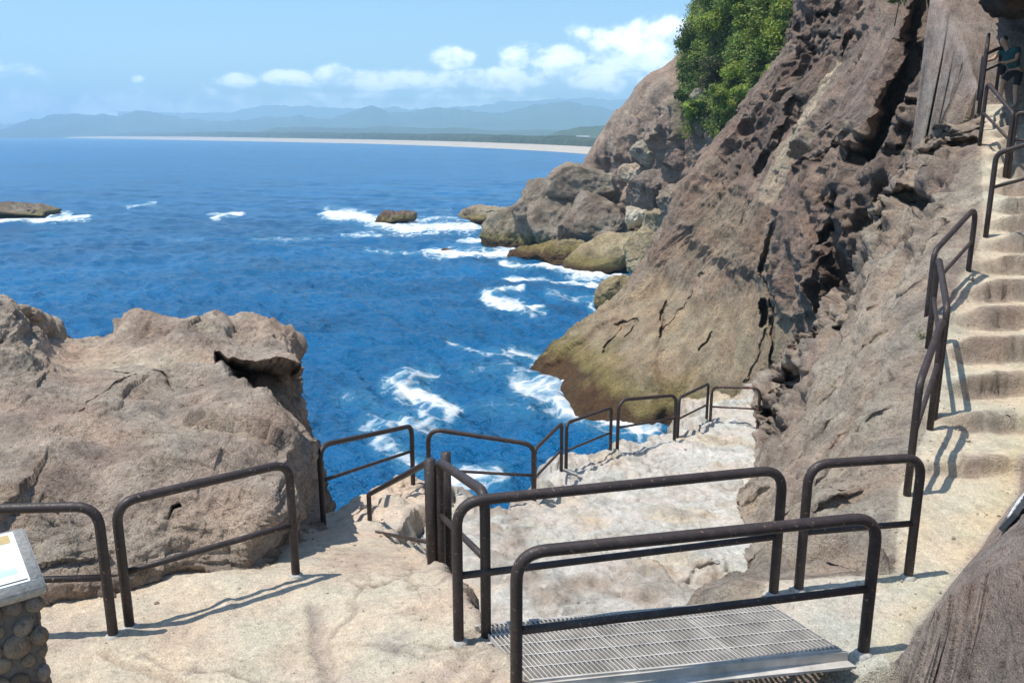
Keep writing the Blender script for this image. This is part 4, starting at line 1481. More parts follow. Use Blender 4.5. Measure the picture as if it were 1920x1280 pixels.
skin_part('shoulder_bag', [[((-.30, .02, .98), .09), ((-.34, .04, .84), .10), ((-.33, .05, .74), .07)]], plain_mat('dark_bag', (.03, .02, .025), .8), person, 1)

# ================================================================== TREES on the headland
def leaf_mat():
    m, nt, out = new_mat('leaves')
    L = nt.links.new
    at = N(nt, 'ShaderNodeAttribute', attribute_name='Col')
    d = N(nt, 'ShaderNodeBsdfPrincipled', i_Roughness=.55)
    d.inputs['Specular IOR Level'].default_value = .3
    t = N(nt, 'ShaderNodeBsdfTranslucent')
    L(at.outputs[0], d.inputs['Base Color'])
    L(at.outputs[0], t.inputs[0])
    mx = N(nt, 'ShaderNodeMixShader')
    mx.inputs[0].default_value = .32
    L(d.outputs[0], mx.inputs[1])
    L(t.outputs[0], mx.inputs[2])
    L(mx.outputs[0], out.inputs[0])
    return m


M['leaf'] = leaf_mat()
M['bark'] = plain_mat('bark', (.1, .075, .055), .9, 0, .3, 8, .02)


def tree(name, base, rx, rz, seed, tone, nleaf, lsize, label, group, cat='tree', trunk_h=None):
    rs = np.random.RandomState(seed)
    base = np.array(base)
    root = empty(name, tuple(base))
    th = trunk_h if trunk_h is not None else rz * .9
    m = MB()
    top = Vector((rs.uniform(-.3, .3) * rx, rs.uniform(-.3, .3) * rx, th))
    b = Vector(base)
    m.tube([b - Vector((0, 0, .6)), b + top * .5 + Vector((.1, 0, 0)), b + top], [rx * .07, rx * .05, rx * .03], 8)
    blobs = []
    for k in range(9):
        a = rs.uniform(0, 6.28)
        r = rx * math.sqrt(rs.uniform(0, 1)) * .75
        c = np.array([math.cos(a) * r, math.sin(a) * r, th + rs.uniform(-.35, .75) * rz])
        blobs.append((c, rx * rs.uniform(.3, .52)))
        m.tube([b + top * .55, b + Vector(c) * .75, b + Vector(c)], [rx * .03, rx * .02, rx * .008], 6)
    m.build('trunk', M['bark'], root)
    per = nleaf // len(blobs)
    C, Nn, T = [], [], []
    for (c, r) in blobs:
        d = rs.normal(size=(per, 3))
        d /= np.linalg.norm(d, axis=1, keepdims=True)
        rad = r * 1.12 * (1 - .6 * rs.uniform(0, 1, per) ** 1.6)
        # gaps and lumps
        lump = 1 + .55 * pn(d * 2.6 + c, seed)
        C.append(c + d * (rad * lump)[:, None] * np.array([1, 1, .8]))
        nn = d * .8 + rs.normal(size=(per, 3)) * .55 + np.array([0, 0, .35])
        Nn.append(nn / np.linalg.norm(nn, axis=1, keepdims=True))
        T.append(np.full(per, rs.uniform(.65, 1.35)))
    C, Nn, T = np.concatenate(C), np.concatenate(Nn), np.concatenate(T)
    nl = len(C)
    t = np.cross(Nn, rs.normal(size=(nl, 3)))
    t /= np.linalg.norm(t, axis=1, keepdims=True) + 1e-9
    bt = np.cross(Nn, t)
    s = (lsize * rs.uniform(.6, 1.3, nl))[:, None]
    V = np.stack([C - t * s, C - bt * s * .45 + Nn * s * .12, C + t * s, C + bt * s * .45 + Nn * s * .12], 1).reshape(-1, 3)
    Fq = np.arange(nl * 4).reshape(-1, 4)
    tone = np.array(tone)
    c = tone[None] * (T * rs.uniform(.7, 1.35, nl))[:, None]
    c[:, 0] *= rs.uniform(.8, 1.35, nl)
    cols = np.repeat(c, 4, 0)
    link('crown', np_mesh('crown', V, Fq, cols, smooth=False), M['leaf'], root)
    tag(root, label, cat, group)
    return root


GT = 'trees of the thicket on the headland'
TD, TM, TL = (.10, .16, .045), (.18, .26, .055), (.26, .35, .06)
TR = [  # px, py, d, radius px, tone, label
    (1300, 95, 104, 34, TD, 'tree hanging over the sea side edge of the thicket'),
    (1318, 40, 104, 34, TM, None), (1345, 0, 102, 36, TM, None), (1375, 60, 98, 38, TL, None),
    (1400, 5, 96, 38, TD, None), (1440, 30, 93, 38, TM, None), (1475, 5, 88, 34, TL, None),
    (1345, 105, 98, 36, TD, None), (1395, 110, 95, 36, TM, None), (1440, 90, 90, 36, TL, None),
    (1478, 60, 86, 28, TM, None), (1300, 150, 101, 28, TD, None), (1345, 155, 97, 30, (.075, .085, .035), 'dull grey green bush above the round topped grey boulder'),
    (1390, 160, 93, 32, TL, None), (1430, 140, 89, 32, TM, None), (1375, 205, 91, 26, TL, 'light green bush beside the edge of the great slab'),
    (1310, 60, 106, 26, TL, None), (1360, 30, 100, 34, TD, None), (1290, 195, 99, 18, TD, None), (1415, 60, 94, 34, TM, None),
    (1460, 120, 86, 22, TM, None), (1345, 255, 90, 14, TM, None), (1420, 185, 88, 20, TD, None), (1330, 5, 105, 30, TL, None), (1395, -50, 96, 40, TM, None), (1450, -40, 90, 40, TD, None),
    (1335, 130, 99, 30, TL, None), (1410, 30, 95, 30, TL, None), (1320, 110, 99, 28, TM, None), (1360, 180, 95, 26, TM, None), (1300, 215, 96, 16, TL, None),
    (1425, 110, 92, 30, TL, None), (1455, 60, 90, 30, TL, None), (1385, 140, 95, 28, TD, None), (1370, 230, 90, 18, TM, None), (1400, 190, 90, 22, TL, None), (1405, 80, 96, 32, TL, None), (1340, 60, 101, 32, TL, None),
    (1290, 120, 99, 22, TL, None), (1300, 175, 99, 18, TM, None), (1318, 150, 99, 20, TL, None), (1355, 130, 99, 24, TM, None), (1290, 225, 96, 15, TL, None), (1352, 205, 93, 18, TL, None), (1310, 205, 96, 13, TM, None),
    (1455, 150, 88, 20, TL, None), (1430, 165, 88, 20, TM, None), (1390, 210, 90, 18, TM, None), (1365, 85, 96, 30, TL, None), (1325, 75, 100, 26, TM, None), (1480, 30, 88, 28, TL, None), (1430, 0, 92, 34, TL, None), (1375, 20, 98, 32, TM, None), (1490, 90, 84, 16, TM, None),
]
for i, (a, b, d, r, tn, lb) in enumerate(TR):
    rx = r * d / F * 1.05
    hit = int(np.argmin((HX - a) ** 2 + (HY - b - r * .55) ** 2))
    bs = HP[hit] + np.array([-.25, -.5, -.2])
    tree('tree', bs, rx, rx * .95, 300 + i, tn, 3600, .155,
         lb or 'leafy green tree crowded into the thicket on the cliff top', GT, trunk_h=rx * .9)
# undergrowth that covers the rock between the trees
gsd = poly_sd(HX, HY, [(1300, 235), (1282, 190), (1276, 120), (1298, 40), (1320, -100), (1530, -100), (1500, 60), (1440, 160), (1376, 236), (1340, 245)])
cand = np.nonzero((gsd < 4) & (HY > -60))[0]
rs = np.random.RandomState(77)
pick = cand[rs.randint(0, len(cand), 46000)]
C_ = HP[pick] + rs.normal(size=(len(pick), 3)) * .28
lf = fbm(HP[pick] / 1.3, 3, 78)
C_ += np.array([-.45, -.55, .55]) * (rs.uniform(0, 1, len(pick)) ** .7 * (.5 + 1.4 * np.clip(lf + .2, 0, 1)))[:, None]
n_ = rs.normal(size=(len(pick), 3)) + np.array([-.5, -.5, .9])
n_ /= np.linalg.norm(n_, axis=1, keepdims=True)
t_ = np.cross(n_, rs.normal(size=n_.shape))
t_ /= np.linalg.norm(t_, axis=1, keepdims=True) + 1e-9
b_ = np.cross(n_, t_)
s_ = (.15 * rs.uniform(.6, 1.4, len(pick)))[:, None]
V_ = np.stack([C_ - t_ * s_, C_ - b_ * s_ * .5, C_ + t_ * s_, C_ + b_ * s_ * .5], 1).reshape(-1, 3)
tone_ = fbm(HP[pick] / 2.6, 3, 79)
cl_ = mixc(np.tile(np.array([.13, .19, .05]), (len(pick), 1)), np.array([.29, .36, .075]), sm(-.15, .3, tone_)) * rs.uniform(.65, 1.3, len(pick))[:, None]
tag(link('undergrowth', np_mesh('undergrowth', V_, np.arange(len(V_)).reshape(-1, 4), np.repeat(cl_, 4, 0), smooth=False), M['leaf']),
    'leafy undergrowth covering the cliff top between the trees', 'undergrowth', kind='stuff')
tree('shrub', W(1298, 256, 96) + np.array([0, -2, 0]), 2.2, .9, 401, TL, 1500, .12, 'low bright green shrub below the thicket on pale rocks', None, 'shrub', .5)
tree('shrub', W(1735, 640, 11.6), .14, .1, 402, (.16, .19, .05), 240, .018, 'tiny pale green tuft growing beside the stair railing', None, 'plant', .08)
tree('shrub', W(1681, 10, 27.3), .28, .2, 403, (.07, .11, .03), 400, .035, 'small green tuft on top of the tall rock pillar', None, 'plant', .15)

# ================================================================== SEA
na, nr = 1150, 1000
ang = np.linspace(R(-72), R(72), na)
ang = np.concatenate([np.linspace(R(-75), R(-36), 130, endpoint=False), np.linspace(R(-36), R(36), na - 260), np.linspace(R(36), R(75), 131)[1:]])
na = len(ang)
inv = np.concatenate([np.linspace(1 / 9., 1 / 25., 60, endpoint=False), np.linspace(1 / 25., 1 / 400., 900)])
rr = np.concatenate([1 / inv, np.exp(np.linspace(math.log(400), math.log(11200), 261))[1:]])
nr = len(rr)
A, RR = np.meshgrid(ang, rr, indexing='ij')
X = (np.sin(A) * RR).ravel()
Y = (np.cos(A) * RR).ravel()
r_ = RR.ravel()
Z = np.zeros_like(X)
rs = np.random.RandomState(3)
wx = 2.0 * pn(np.stack([X / 15, Y / 15, X * 0], 1), 5)
wy = 2.0 * pn(np.stack([X / 15, Y / 15, X * 0 + 9], 1), 6)
for i in range(46):
    lam = .8 * (16 / .8) ** (i / 45.)
    th = R(235) + rs.normal() * .65
    kx, ky = math.cos(th), math.sin(th)
    k = 2 * math.pi / lam
    amp = .021 * lam ** .42
    fade = np.clip(1.4 - r_ * r_ / (CAMZ * F) * 2.2 / lam, 0, 1)
    ph = rs.uniform(0, 6.28)
    s = np.sin((kx * (X + wx) + ky * (Y + wy)) * k + ph)
    Z += amp * fade * (1 - 2 * np.abs(s) * .6 + .3 * s if i % 3 == 0 else s)
Z = (Z - Z.mean()) * 1.0
Pz = np.stack([X, Y, np.zeros_like(X)], 1)
sxp, syp = proj(Pz)
foam = np.zeros_like(X)
wob = fbm(Pz / np.array([5., 9., 1.]), 4, 501)
wobb = fbm(Pz / np.array([5., 9., 1.]) + 77, 4, 502)
FO = [
    ([(612, 400), (660, 404), (690, 414), (740, 426), (820, 429), (890, 424)], 10, 1.0), ([(770, 411), (850, 409)], 5, .7), ([(640, 441), (740, 441), (830, 440)], 2.6, .75),
    ([(865, 419), (925, 417)], 3.5, 1.0), ([(868, 452), (905, 452)], 4.5, .9), ([(800, 474), (850, 474), (960, 475)], 8, 1.05), ([(680, 470), (725, 476), (790, 478)], 3, .6),
    ([(940, 497), (1010, 503), (1080, 514), (1160, 521)], 6, 1.05), ([(940, 522), (1010, 527), (1090, 533), (1150, 537)], 5.5, 1.05), ([(1090, 512), (1160, 521)], 4, .9),
    ([(910, 556), (930, 547), (985, 544)], 3.5, .8), ([(912, 558), (935, 566), (970, 575), (1005, 583)], 11, 1.1), ([(1000, 590), (1025, 592)], 3, .6), ([(1030, 552), (1100, 562)], 5, .55),
    ([(1105, 570), (1125, 590)], 5, .7), ([(1008, 678), (1030, 692), (1060, 705), (1078, 735), (1100, 758), (1210, 790)], 13, 1.0), ([(950, 662), (990, 665), (1025, 672)], 8, .72),
    ([(980, 722), (1030, 738), (1070, 765), (1130, 795), (1210, 810)], 24, .82), ([(1140, 790), (1190, 810)], 18, 1.0),
    ([(752, 735), (790, 740), (825, 758), (848, 775)], 15, 1.05), ([(722, 722), (760, 715), (810, 704)], 10, .72), ([(835, 640), (870, 650), (900, 664)], 5, .62), ([(890, 665), (1010, 668)], 9, .5),
    ([(690, 802), (750, 795), (815, 800)], 20, .66), ([(720, 835), (760, 860), (790, 880)], 18, .7), ([(840, 905), (890, 900), (935, 898)], 20, 1.0), ([(790, 770), (800, 800)], 20, .62),
    ([(870, 700), (960, 690)], 14, .38), ([(900, 760), (1000, 770)], 16, .35), ([(640, 740), (700, 760)], 14, .38),
    ([(-60, 410), (60, 413), (120, 411), (165, 407)], 6, .95), ([(88, 399), (125, 400)], 4, .9), ([(398, 410), (425, 404), (455, 400)], 4.5, .9), ([(235, 388), (290, 381)], 3, .7),
    ([(460, 450), (600, 449)], 2.5, .45), ([(300, 449), (380, 449)], 2.0, .4), ([(690, 397), (640, 399)], 4, .7), ([(330, 296), (640, 300)], 2.0, .22), ([(520, 312), (700, 318)], 2.5, .25), ([(40, 440), (200, 445)], 2.5, .3), ([(780, 393), (840, 395)], 2.2, .5),
]
band = (r_ < 320) & (r_ > 20)
bx = (sxp + wob * 26)[band]
by = (syp + wobb * 9)[band]
fb = foam[band]
for pl, w, s in FO:
    d = seg_d(bx, by, pl)
    fb = np.maximum(fb, s * np.clip(1.05 - d / (w * 1.9), 0, 1))
foam[band] = fb
# whitewater hugging the feet of the rocks is lifted a little
Z = Z + .22 * np.clip(foam, 0, 1) * (r_ < 200) * (.6 + wob)
me = np_mesh('sea', np.stack([X, Y, Z], 1), grid_faces(na, nr, flip=True), attrs={'foam': foam})
m, nt, out = new_mat('sea_water')
L = nt.links.new
tc = N(nt, 'ShaderNodeTexCoord')
geo = N(nt, 'ShaderNodeNewGeometry')
at = N(nt, 'ShaderNodeAttribute', attribute_name='foam')
mp = N(nt, 'ShaderNodeMapping')
mp.inputs['Scale'].default_value = (1.0, 1.0, 1.0)
mp.inputs['Rotation'].default_value = (0, 0, R(25))
mp.inputs['Scale'].default_value = (.55, 1.0, 1.0)
L(tc.outputs['Object'], mp.inputs[0])
wn1 = N(nt, 'ShaderNodeTexNoise', i_Scale=.7, i_Detail=6, i_Roughness=.62)
wn2 = N(nt, 'ShaderNodeTexNoise', i_Scale=2.2, i_Detail=5, i_Roughness=.6)
wn3 = N(nt, 'ShaderNodeTexNoise', i_Scale=.012, i_Detail=5, i_Roughness=.6)
wn4 = N(nt, 'ShaderNodeTexNoise', i_Scale=.1, i_Detail=5, i_Roughness=.6)
for w in (wn1, wn2, wn3, wn4):
    L(mp.outputs[0], w.inputs[0])
ad = N(nt, 'ShaderNodeMath', operation='MULTIPLY_ADD', i_1=.28)
L(wn2.outputs[0], ad.inputs[0])
L(wn1.outputs[0], ad.inputs[2])
bp = N(nt, 'ShaderNodeBump', i_Strength=1.0, i_Distance=1.1)
L(ad.outputs[0], bp.inputs['Height'])
wp = N(nt, 'ShaderNodeBsdfPrincipled', i_Roughness=.22, i_IOR=1.33)
c1 = ramp(nt, wn3.outputs[0], [(.35, (.0, .085, .215, 1)), (.65, (.0, .125, .30, 1))])
c2 = ramp(nt, wn4.outputs[0], [(.3, g(.75)), (.7, g(1.25))])
mx = N(nt, 'ShaderNodeMix', data_type='RGBA', blend_type='MULTIPLY')
mx.inputs[0].default_value = 1
L(c1.outputs[0], mx.inputs[6])
L(c2.outputs[0], mx.inputs[7])
# aerated turquoise water round the foam
tq = ramp(nt, at.outputs['Fac'], [(.05, g(0)), (.8, g(.75))])
mt = N(nt, 'ShaderNodeMix', data_type='RGBA')
L(tq.outputs[0], mt.inputs[0])
L(mx.outputs[2], mt.inputs[6])
mt.inputs[7].default_value = (.06, .25, .38, 1)
L(mt.outputs[2], wp.inputs['Base Color'])
L(bp.outputs[0], wp.inputs['Normal'])
fn = N(nt, 'ShaderNodeTexNoise', i_Scale=.55, i_Detail=10, i_Roughness=.76, i_Distortion=1.2)
L(tc.outputs['Object'], fn.inputs[0])
lv = N(nt, 'ShaderNodeTexVoronoi', feature='DISTANCE_TO_EDGE', i_Scale=.62)
dis = N(nt, 'ShaderNodeVectorMath', operation='MULTIPLY_ADD')
L(fn.outputs['Color'], dis.inputs[0])
dis.inputs[1].default_value = (1.8, 1.8, 0)
L(tc.outputs['Object'], dis.inputs[2])
L(dis.outputs[0], lv.inputs['Vector'])
lc = ramp(nt, lv.outputs['Distance'], [(.0, g(.30)), (.16, g(.0)), (.5, g(-.0))])
fsum = N(nt, 'ShaderNodeMath', operation='ADD')
L(fn.outputs['Fac'], fsum.inputs[0])
L(lc.outputs[0], fsum.inputs[1])
su = N(nt, 'ShaderNodeMath', operation='ADD')
L(at.outputs['Fac'], su.inputs[0])
L(fsum.outputs[0], su.inputs[1])
fr = ramp(nt, su.outputs[0], [(.0, g(0)), (.5, g(0)), (.58, g(1))])
hf = N(nt, 'ShaderNodeMath', operation='MULTIPLY', i_1=.5)
L(su.outputs[0], hf.inputs[0])
fr.color_ramp.elements[1].position = .54
fr.color_ramp.elements[2].position = .82
L(hf.outputs[0], fr.inputs[0])
fd = N(nt, 'ShaderNodeBsdfPrincipled', i_Roughness=.9)
fd.inputs['Base Color'].default_value = (.82, .84, .85, 1)
fbp = N(nt, 'ShaderNodeBump', i_Strength=.8, i_Distance=.25)
L(fn.outputs[0], fbp.inputs['Height'])
L(fbp.outputs[0], fd.inputs['Normal'])
ms = N(nt, 'ShaderNodeMixShader')
L(fr.outputs[0], ms.inputs[0])
L(wp.outputs[0], ms.inputs[1])
L(fd.outputs[0], ms.inputs[2])
L(ms.outputs[0], out.inputs[0])
tag(link('sea', me, m), kind='structure')

# ================================================================== FAR SHORE: beach, pine belt, plain, mountains
shore_px = [(-420, 256.2), (-200, 256.6), (0, 257.6), (150, 259.4), (300, 262), (470, 265), (640, 268.4), (770, 272), (900, 277), (1000, 282), (1090, 288), (1200, 298), (1330, 312)]
sl_ = np.array([WH(a, b, CAMZ - .0) for a, b in shore_px])
t_in = np.linspace(0, len(sl_) - 1, 500)
Am = cr_mat(len(sl_), 500)
line = Am @ sl_
tan = np.gradient(line[:, :2], axis=0)
tan /= np.linalg.norm(tan, axis=1, keepdims=True)
nrm = np.stack([-tan[:, 1], tan[:, 0]], 1)
if (nrm[250] @ line[250, :2]) < 0:
    nrm = -nrm
ln3 = np.concatenate([line[:, :2] / 90, np.zeros((500, 1))], 1)
jit = fbm(ln3, 4, 601)
wsc = np.clip(np.linalg.norm(line[:, :2], axis=1) / 1100, .55, 3)
off = [-30, 0, 6, 11, 15, 75]
zz = [-1.5, -.2, 1.1, 1.8, 2.4, 4.5]
B = np.stack([np.concatenate([line[:, :2] + nrm * ((o + jit * 6 * (o > 0)) * wsc)[:, None], (np.full(500, zq) * (wsc ** .6 if zq > 0 else 1))[:, None]], 1) for o, zq in zip(off, zz)], 1)
M['beach'] = plain_mat('beach_sand', (.44, .38, .30), .95, 0, .12, .05, 0)
tag(link('beach', np_mesh('beach', B.reshape(-1, 3), grid_faces(500, 6)), M['beach']), kind='structure')
# surf line along the beach
# pine belt
M['wood'] = plain_mat('far_forest', (.042, .062, .028), .95, 0, .35, .03, 0)
nb_ = 1500
Am = cr_mat(len(sl_), nb_)
l2 = Am @ sl_
tn2 = np.gradient(l2[:, :2], axis=0)
tn2 /= np.linalg.norm(tn2, axis=1, keepdims=True)
nr2 = np.stack([-tn2[:, 1], tn2[:, 0]], 1)
if (nr2[700] @ l2[700, :2]) < 0:
    nr2 = -nr2
ws2 = np.clip(np.linalg.norm(l2[:, :2], axis=1) / 1100, .55, 3)
q = np.concatenate([l2[:, :2] / 14, np.zeros((nb_, 1))], 1)
hgt = (8.0 + 4.5 * fbm(q, 3, 611)) * ws2 ** .55
prof = [(66, 0, 0), (68, 0, .8), (74, 0, 1.0), (90, 0, 1.04), (118, 0, .95), (130, 0, .3)]
B = []
for k, (o, _, hf_) in enumerate(prof):
    jt = fbm(q * 1.3 + k * 5, 3, 620 + k)
    B.append(np.concatenate([l2[:, :2] + nr2 * ((o + jt * 3) * ws2)[:, None], (4.2 * ws2 ** .6 + hgt * hf_ * (1 + .15 * jt))[:, None]], 1))
B = np.stack(B, 1)
tag(link('pine_belt', np_mesh('pine_belt', B.reshape(-1, 3), grid_faces(nb_, len(prof)), smooth=False), M['wood']),
    'dark line of pine wood behind the far beach', 'woodland', kind='stuff')


def ridge(name, D, crest, seed, width, mat, amp=.10, nn=900, rows_=47):
    pxs_ = np.array([c[0] for c in crest], float)
    pys_ = np.array([c[1] for c in crest], float)
    xs_ = np.linspace(pxs_[0], pxs_[-1], nn)
    # smooth the crest, then let folds roughen it
    yy = np.interp(xs_, pxs_, pys_)
    ker = np.ones(7) / 7
    yy = np.convolve(np.pad(yy, 3, mode='edge'), ker, 'valid')
    yy = yy - (11 if D > 4000 else 4) * fbm(np.stack([xs_ / 40, xs_ * 0, xs_ * 0 + seed], 1), 6, seed, .6) - (5 if D > 4000 else 1)
    top = np.array([W(a, b, D) for a, b in zip(xs_, yy)])
    H = np.maximum(top[:, 2], 4)
    out_ = []
    for v in np.linspace(-1, 1, rows_):
        prof_ = (1 - abs(v)) ** (1.25 if v < 0 else .8)
        Pq = np.stack([top[:, 0] * (1 + v * width / D), np.full(nn, D + v * width), H * prof_], 1)
        fol = fbm(np.stack([Pq[:, 0] / (width * .55), Pq[:, 1] / (width * .9), np.zeros(nn)], 1), 5, seed, .5, ridge=True)
        Pq[:, 2] += amp * H.mean() * fol * min(1, (1 - abs(v)) * 3 + .15) * (1 - .65 * (abs(v) < .04)) - 3
        out_.append(Pq)
    B = np.stack(out_, 1)
    tag(link(name, np_mesh(name, B.reshape(-1, 3), grid_faces(nn, rows_)), mat), kind='structure')


M['forest'] = plain_mat('mountain_forest', (.045, .07, .035), .95, 0, .45, .004, 0)
M['forest2'] = plain_mat('hill_forest', (.055, .085, .03), .95, 0, .5, .015, 0)
ridge('hill', 1750, [(960, 270), (1010, 256), (1050, 244), (1090, 236), (1130, 235), (1180, 240), (1260, 246), (1350, 255)], 701, 380, M['forest2'], .10)
ridge('hill', 3300, [(425, 264), (450, 258), (480, 250), (520, 238), (600, 238), (680, 241), (720, 237), (800, 241), (860, 239), (930, 246), (1010, 243), (1100, 246), (1200, 250)], 702, 900, M['forest'], .14)
ridge('mountain_range', 5600, [(-20, 254), (20, 240), (60, 228), (110, 221), (170, 219), (230, 221), (272, 212), (320, 221), (380, 231), (440, 232), (500, 227), (560, 222), (610, 228), (650, 218), (690, 205), (730, 216), (765, 216), (800, 208), (850, 210), (905, 216), (950, 214), (1010, 200), (1060, 195), (1110, 202), (1150, 213), (1200, 220), (1300, 226)], 703, 1400, M['forest'], .10)
ridge('mountain_range', 9400, [(220, 216), (280, 214), (350, 217), (430, 216), (490, 203), (560, 203), (640, 209), (720, 207), (790, 211), (860, 206), (920, 200), (960, 195), (1010, 193), (1060, 190), (1130, 191), (1200, 194), (1330, 200), (1500, 215)], 704, 1700, M['forest'], .07)
ridge('mountain_range', 9400, [(-420, 236), (-300, 240), (-150, 238), (-40, 236), (20, 234), (70, 240)], 705, 1600, M['forest'], .08)
# coastal plain
pl = np.concatenate([l2[::10, :2] + nr2[::10] * (126 * ws2[::10])[:, None], np.full((150, 1), 5.0)], 1)
pl2 = pl.copy()
pl2[:, 1] += 1500
pl2[:, 0] += pl2[:, 0] * .4
pl2[:, 2] = 9
tag(link('coastal_plain', np_mesh('coastal_plain', np.stack([pl, pl2], 1).reshape(-1, 3), grid_faces(150, 2)), M['forest2']), kind='structure')
# white buildings by the far beach
M['white_wall'] = plain_mat('white_wall', (.75, .75, .73), .8, 0, .08, .2, 0)
M['tile_roof'] = plain_mat('grey_roof', (.25, .26, .28), .8, 0, .2, .3, 0)
for (a, b, d, w_, h_, lb) in ((1092, 281, 1010, 16, 7, 'largest white building among trees behind the far beach'), (1112, 279, 1030, 8, 5, 'small white building right of the largest one by the far beach'),
                              (716, 264, 2000, 16, 6, 'lone white building behind the middle of the far beach')):
    c = W(a, b, d)
    c[2] = max(c[2], 5)
    root = empty('building', tuple(c))
    m = MB()
    v = Vector(c)
    m.box(v + Vector((0, 0, h_ * .5)), (w_ / 2, 0, 0), (0, w_ * .35, 0), (0, 0, h_ * .5))
    m.build('wall', M['white_wall'], root, smooth=False)
    m = MB()
    hw_, hd_ = w_ / 2 + .6, w_ * .35 + .6
    vs = [v + Vector((sx_ * hw_, sy_ * hd_, h_)) for sx_ in (-1, 1) for sy_ in (-1, 1)] + [v + Vector((-hw_ * .8, 0, h_ + 2.2)), v + Vector((hw_ * .8, 0, h_ + 2.2))]
    m.add(vs, [(0, 1, 4), (2, 5, 3), (0, 4, 5, 2), (1, 3, 5, 4), (0, 2, 3, 1)])
    m.build('roof', M['tile_roof'], root, smooth=False)
    tag(root, lb, 'building')

# ================================================================== HAZE
m, nt, out = new_mat('haze_air')
v = N(nt, 'ShaderNodeVolumePrincipled')
v.inputs['Color'].default_value = (.53, .80, 1.0, 1)
v.inputs['Density'].default_value = 2.5e-4
v.inputs['Anisotropy'].default_value = 0.0
nt.links.new(v.outputs[0], out.inputs['Volume'])
hz = MB()
hz.box((0, 5200, 205), (12000, 0, 0), (0, 6200, 0), (0, 0, 215))
o = hz.build('haze', m, None, smooth=False)
tag(o, kind='stuff')

# ================================================================== WORLD, SUN, CAMERA
sunv = Vector((-.335, -.075, .94)).normalized()
elev = math.asin(sunv.z)
az = math.atan2(sunv.x, sunv.y)
sd_ = bpy.data.lights.new('sun', 'SUN')
sd_.energy = 5.0
sd_.angle = R(.53)
sd_.color = (1.0, .955, .88)
so = bpy.data.objects.new('sun', sd_)
so.rotation_euler = (-sunv).to_track_quat('-Z', 'Y').to_euler()
so.location = (0, 0, 60)
COL.objects.link(so)

w = bpy.data.worlds.new('World')
scene.world = w
w.use_nodes = True
nt = w.node_tree
nt.nodes.clear()
L = nt.links.new
wo = nt.nodes.new('ShaderNodeOutputWorld')
bg = N(nt, 'ShaderNodeBackground', i_Strength=.143)
sky = nt.nodes.new('ShaderNodeTexSky')
sky.sky_type = 'NISHITA'
sky.sun_disc = False
sky.sun_elevation = elev
sky.sun_rotation = az
sky.altitude = 20
sky.air_density = 1.0
sky.dust_density = .6
sky.ozone_density = 1.6
tc = nt.nodes.new('ShaderNodeTexCoord')
sx_ = nt.nodes.new('ShaderNodeSeparateXYZ')
L(tc.outputs['Generated'], sx_.inputs[0])


def mth(op, a, b=None, c=None):
    n_ = nt.nodes.new('ShaderNodeMath')
    n_.operation = op
    for i, v_ in enumerate((a, b, c)):
        if v_ is None:
            continue
        if isinstance(v_, (int, float)):
            n_.inputs[i].default_value = v_
        else:
            L(v_, n_.inputs[i])
    return n_.outputs[0]


azn = mth('ARCTAN2', sx_.outputs[0], sx_.outputs[1])
eln = mth('ARCSINE', sx_.outputs[2])


def sky_ae(a, b):
    q = W(a, b, 1.0) - np.array([0, 0, CAMZ])
    q /= np.linalg.norm(q)
    return math.atan2(q[0], q[1]), math.asin(q[2])


CL = [(1195, 80, 100, 42, 1.0), (1260, 75, 70, 40, 1.0), (1140, 105, 50, 22, .8), (1045, 112, 62, 26, .95), (965, 112, 34, 26, .95), (930, 140, 90, 16, .85), (845, 112, 46, 20, .95), (1040, 140, 110, 22, .7),
      (640, 142, 70, 17, .9), (540, 147, 60, 15, .9), (448, 152, 36, 14, .9), (720, 150, 60, 20, .75), (255, 149, 14, 7, .6), (830, 170, 330, 16, .48), (560, 180, 260, 9, .42), (1180, 150, 120, 22, .55),
      (700, 152, 170, 20, .78), (910, 150, 190, 24, .8), (1110, 142, 150, 30, .85), (1230, 110, 90, 40, .9), (780, 182, 360, 14, .6), (900, 222, 1600, 42, .85), (-200, 120, 150, 30, .8), (-500, 60, 200, 50, 1.0), (1700, 60, 200, 60, 1.0), (2300, 90, 250, 60, 1.0)]
env = None
for (a, b, ra, rb, s) in CL:
    a0, e0 = sky_ae(a, b)
    sa, se = ra / F * .95, rb / F * .95
    dx = mth('DIVIDE', mth('SUBTRACT', azn, a0), sa)
    dy = mth('DIVIDE', mth('SUBTRACT', eln, e0), se)
    r2 = mth('ADD', mth('MULTIPLY', dx, dx), mth('MULTIPLY', dy, dy))
    gz = mth('MULTIPLY', mth('EXPONENT', mth('MULTIPLY', r2, -.75)), s)
    env = gz if env is None else mth('MAXIMUM', env, gz)
cmb = nt.nodes.new('ShaderNodeCombineXYZ')
L(azn, cmb.inputs[0])
L(mth('MULTIPLY', eln, 1.35), cmb.inputs[1])
cnz = N(nt, 'ShaderNodeTexNoise', i_Scale=21, i_Detail=9, i_Roughness=.6, i_Distortion=.15)
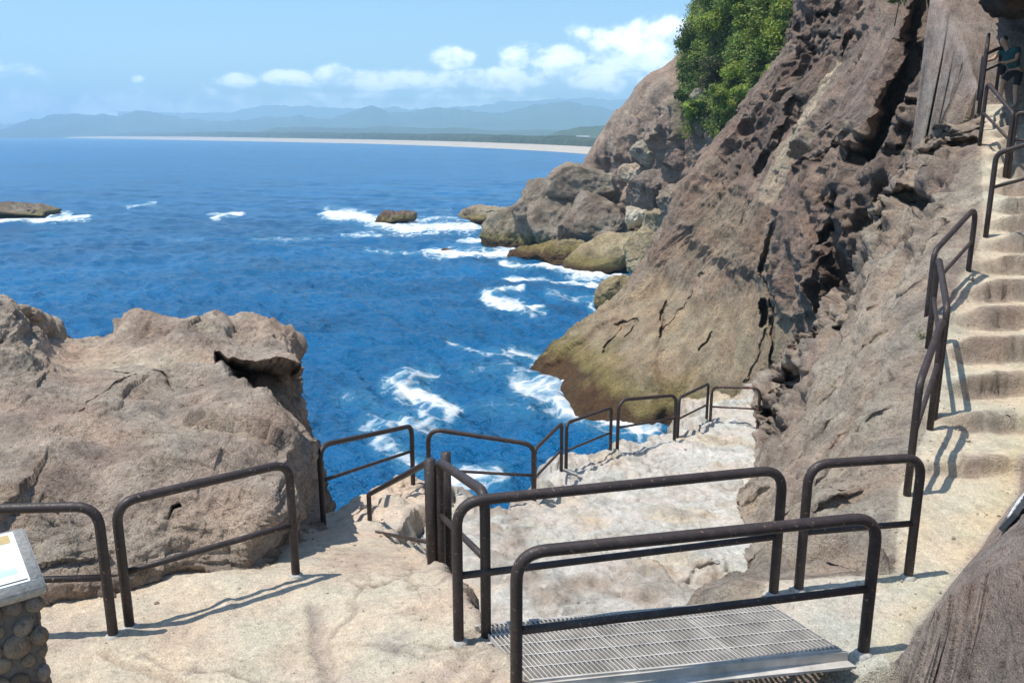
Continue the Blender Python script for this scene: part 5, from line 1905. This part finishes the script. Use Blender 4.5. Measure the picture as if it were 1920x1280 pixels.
L(cmb.outputs[0], cnz.inputs[0])
dens = mth('ADD', env, mth('MULTIPLY', mth('SUBTRACT', cnz.outputs['Fac'], .5), 1.5))
cr = ramp(nt, dens, [(.33, g(0)), (.45, g(.16)), (.62, g(.74)), (.95, g(1))])
# tops white, undersides blue grey
off_ = nt.nodes.new('ShaderNodeVectorMath')
off_.operation = 'ADD'
off_.inputs[1].default_value = (-.006, .014, 0)
L(cmb.outputs[0], off_.inputs[0])
cn2 = N(nt, 'ShaderNodeTexNoise', i_Scale=21, i_Detail=6, i_Roughness=.55, i_Distortion=.15)
L(off_.outputs[0], cn2.inputs[0])
shd = mth('SUBTRACT', cnz.outputs['Fac'], cn2.outputs['Fac'])
cc_ = ramp(nt, mth('ADD', shd, .5), [(.35, (7.0, 8.4, 10.2, 1)), (.55, (15, 15.1, 15.3, 1))])
mxs = N(nt, 'ShaderNodeMix', data_type='RGBA')
L(cr.outputs[0], mxs.inputs[0])
tnt = N(nt, 'ShaderNodeMix', data_type='RGBA', blend_type='MULTIPLY')
tnt.inputs[0].default_value = 1
tnt.inputs[7].default_value = (.90, 1.08, 1.14, 1)
L(sky.outputs[0], tnt.inputs[6])
L(tnt.outputs[2], mxs.inputs[6])
L(cc_.outputs[0], mxs.inputs[7])
L(mxs.outputs[2], bg.inputs[0])
L(bg.outputs[0], wo.inputs[0])

cam = bpy.data.cameras.new('camera')
cam.sensor_width = 36
cam.lens = 36 * F / 1920
cam.clip_start = .05
cam.clip_end = 60000
co = bpy.data.objects.new('camera', cam)
co.location = (0, 0, CAMZ)
co.rotation_euler = (R(90) - PITCH, 0, 0)
COL.objects.link(co)
scene.camera = co

scene.render.engine = 'CYCLES'
scene.cycles.use_denoising = True
scene.cycles.max_bounces = 6
scene.cycles.diffuse_bounces = 3
scene.cycles.glossy_bounces = 3
scene.cycles.volume_bounces = 1
scene.view_settings.view_transform = 'Standard'
scene.view_settings.look = 'None'
scene.view_settings.exposure = 0.13
scene.view_settings.gamma = 1
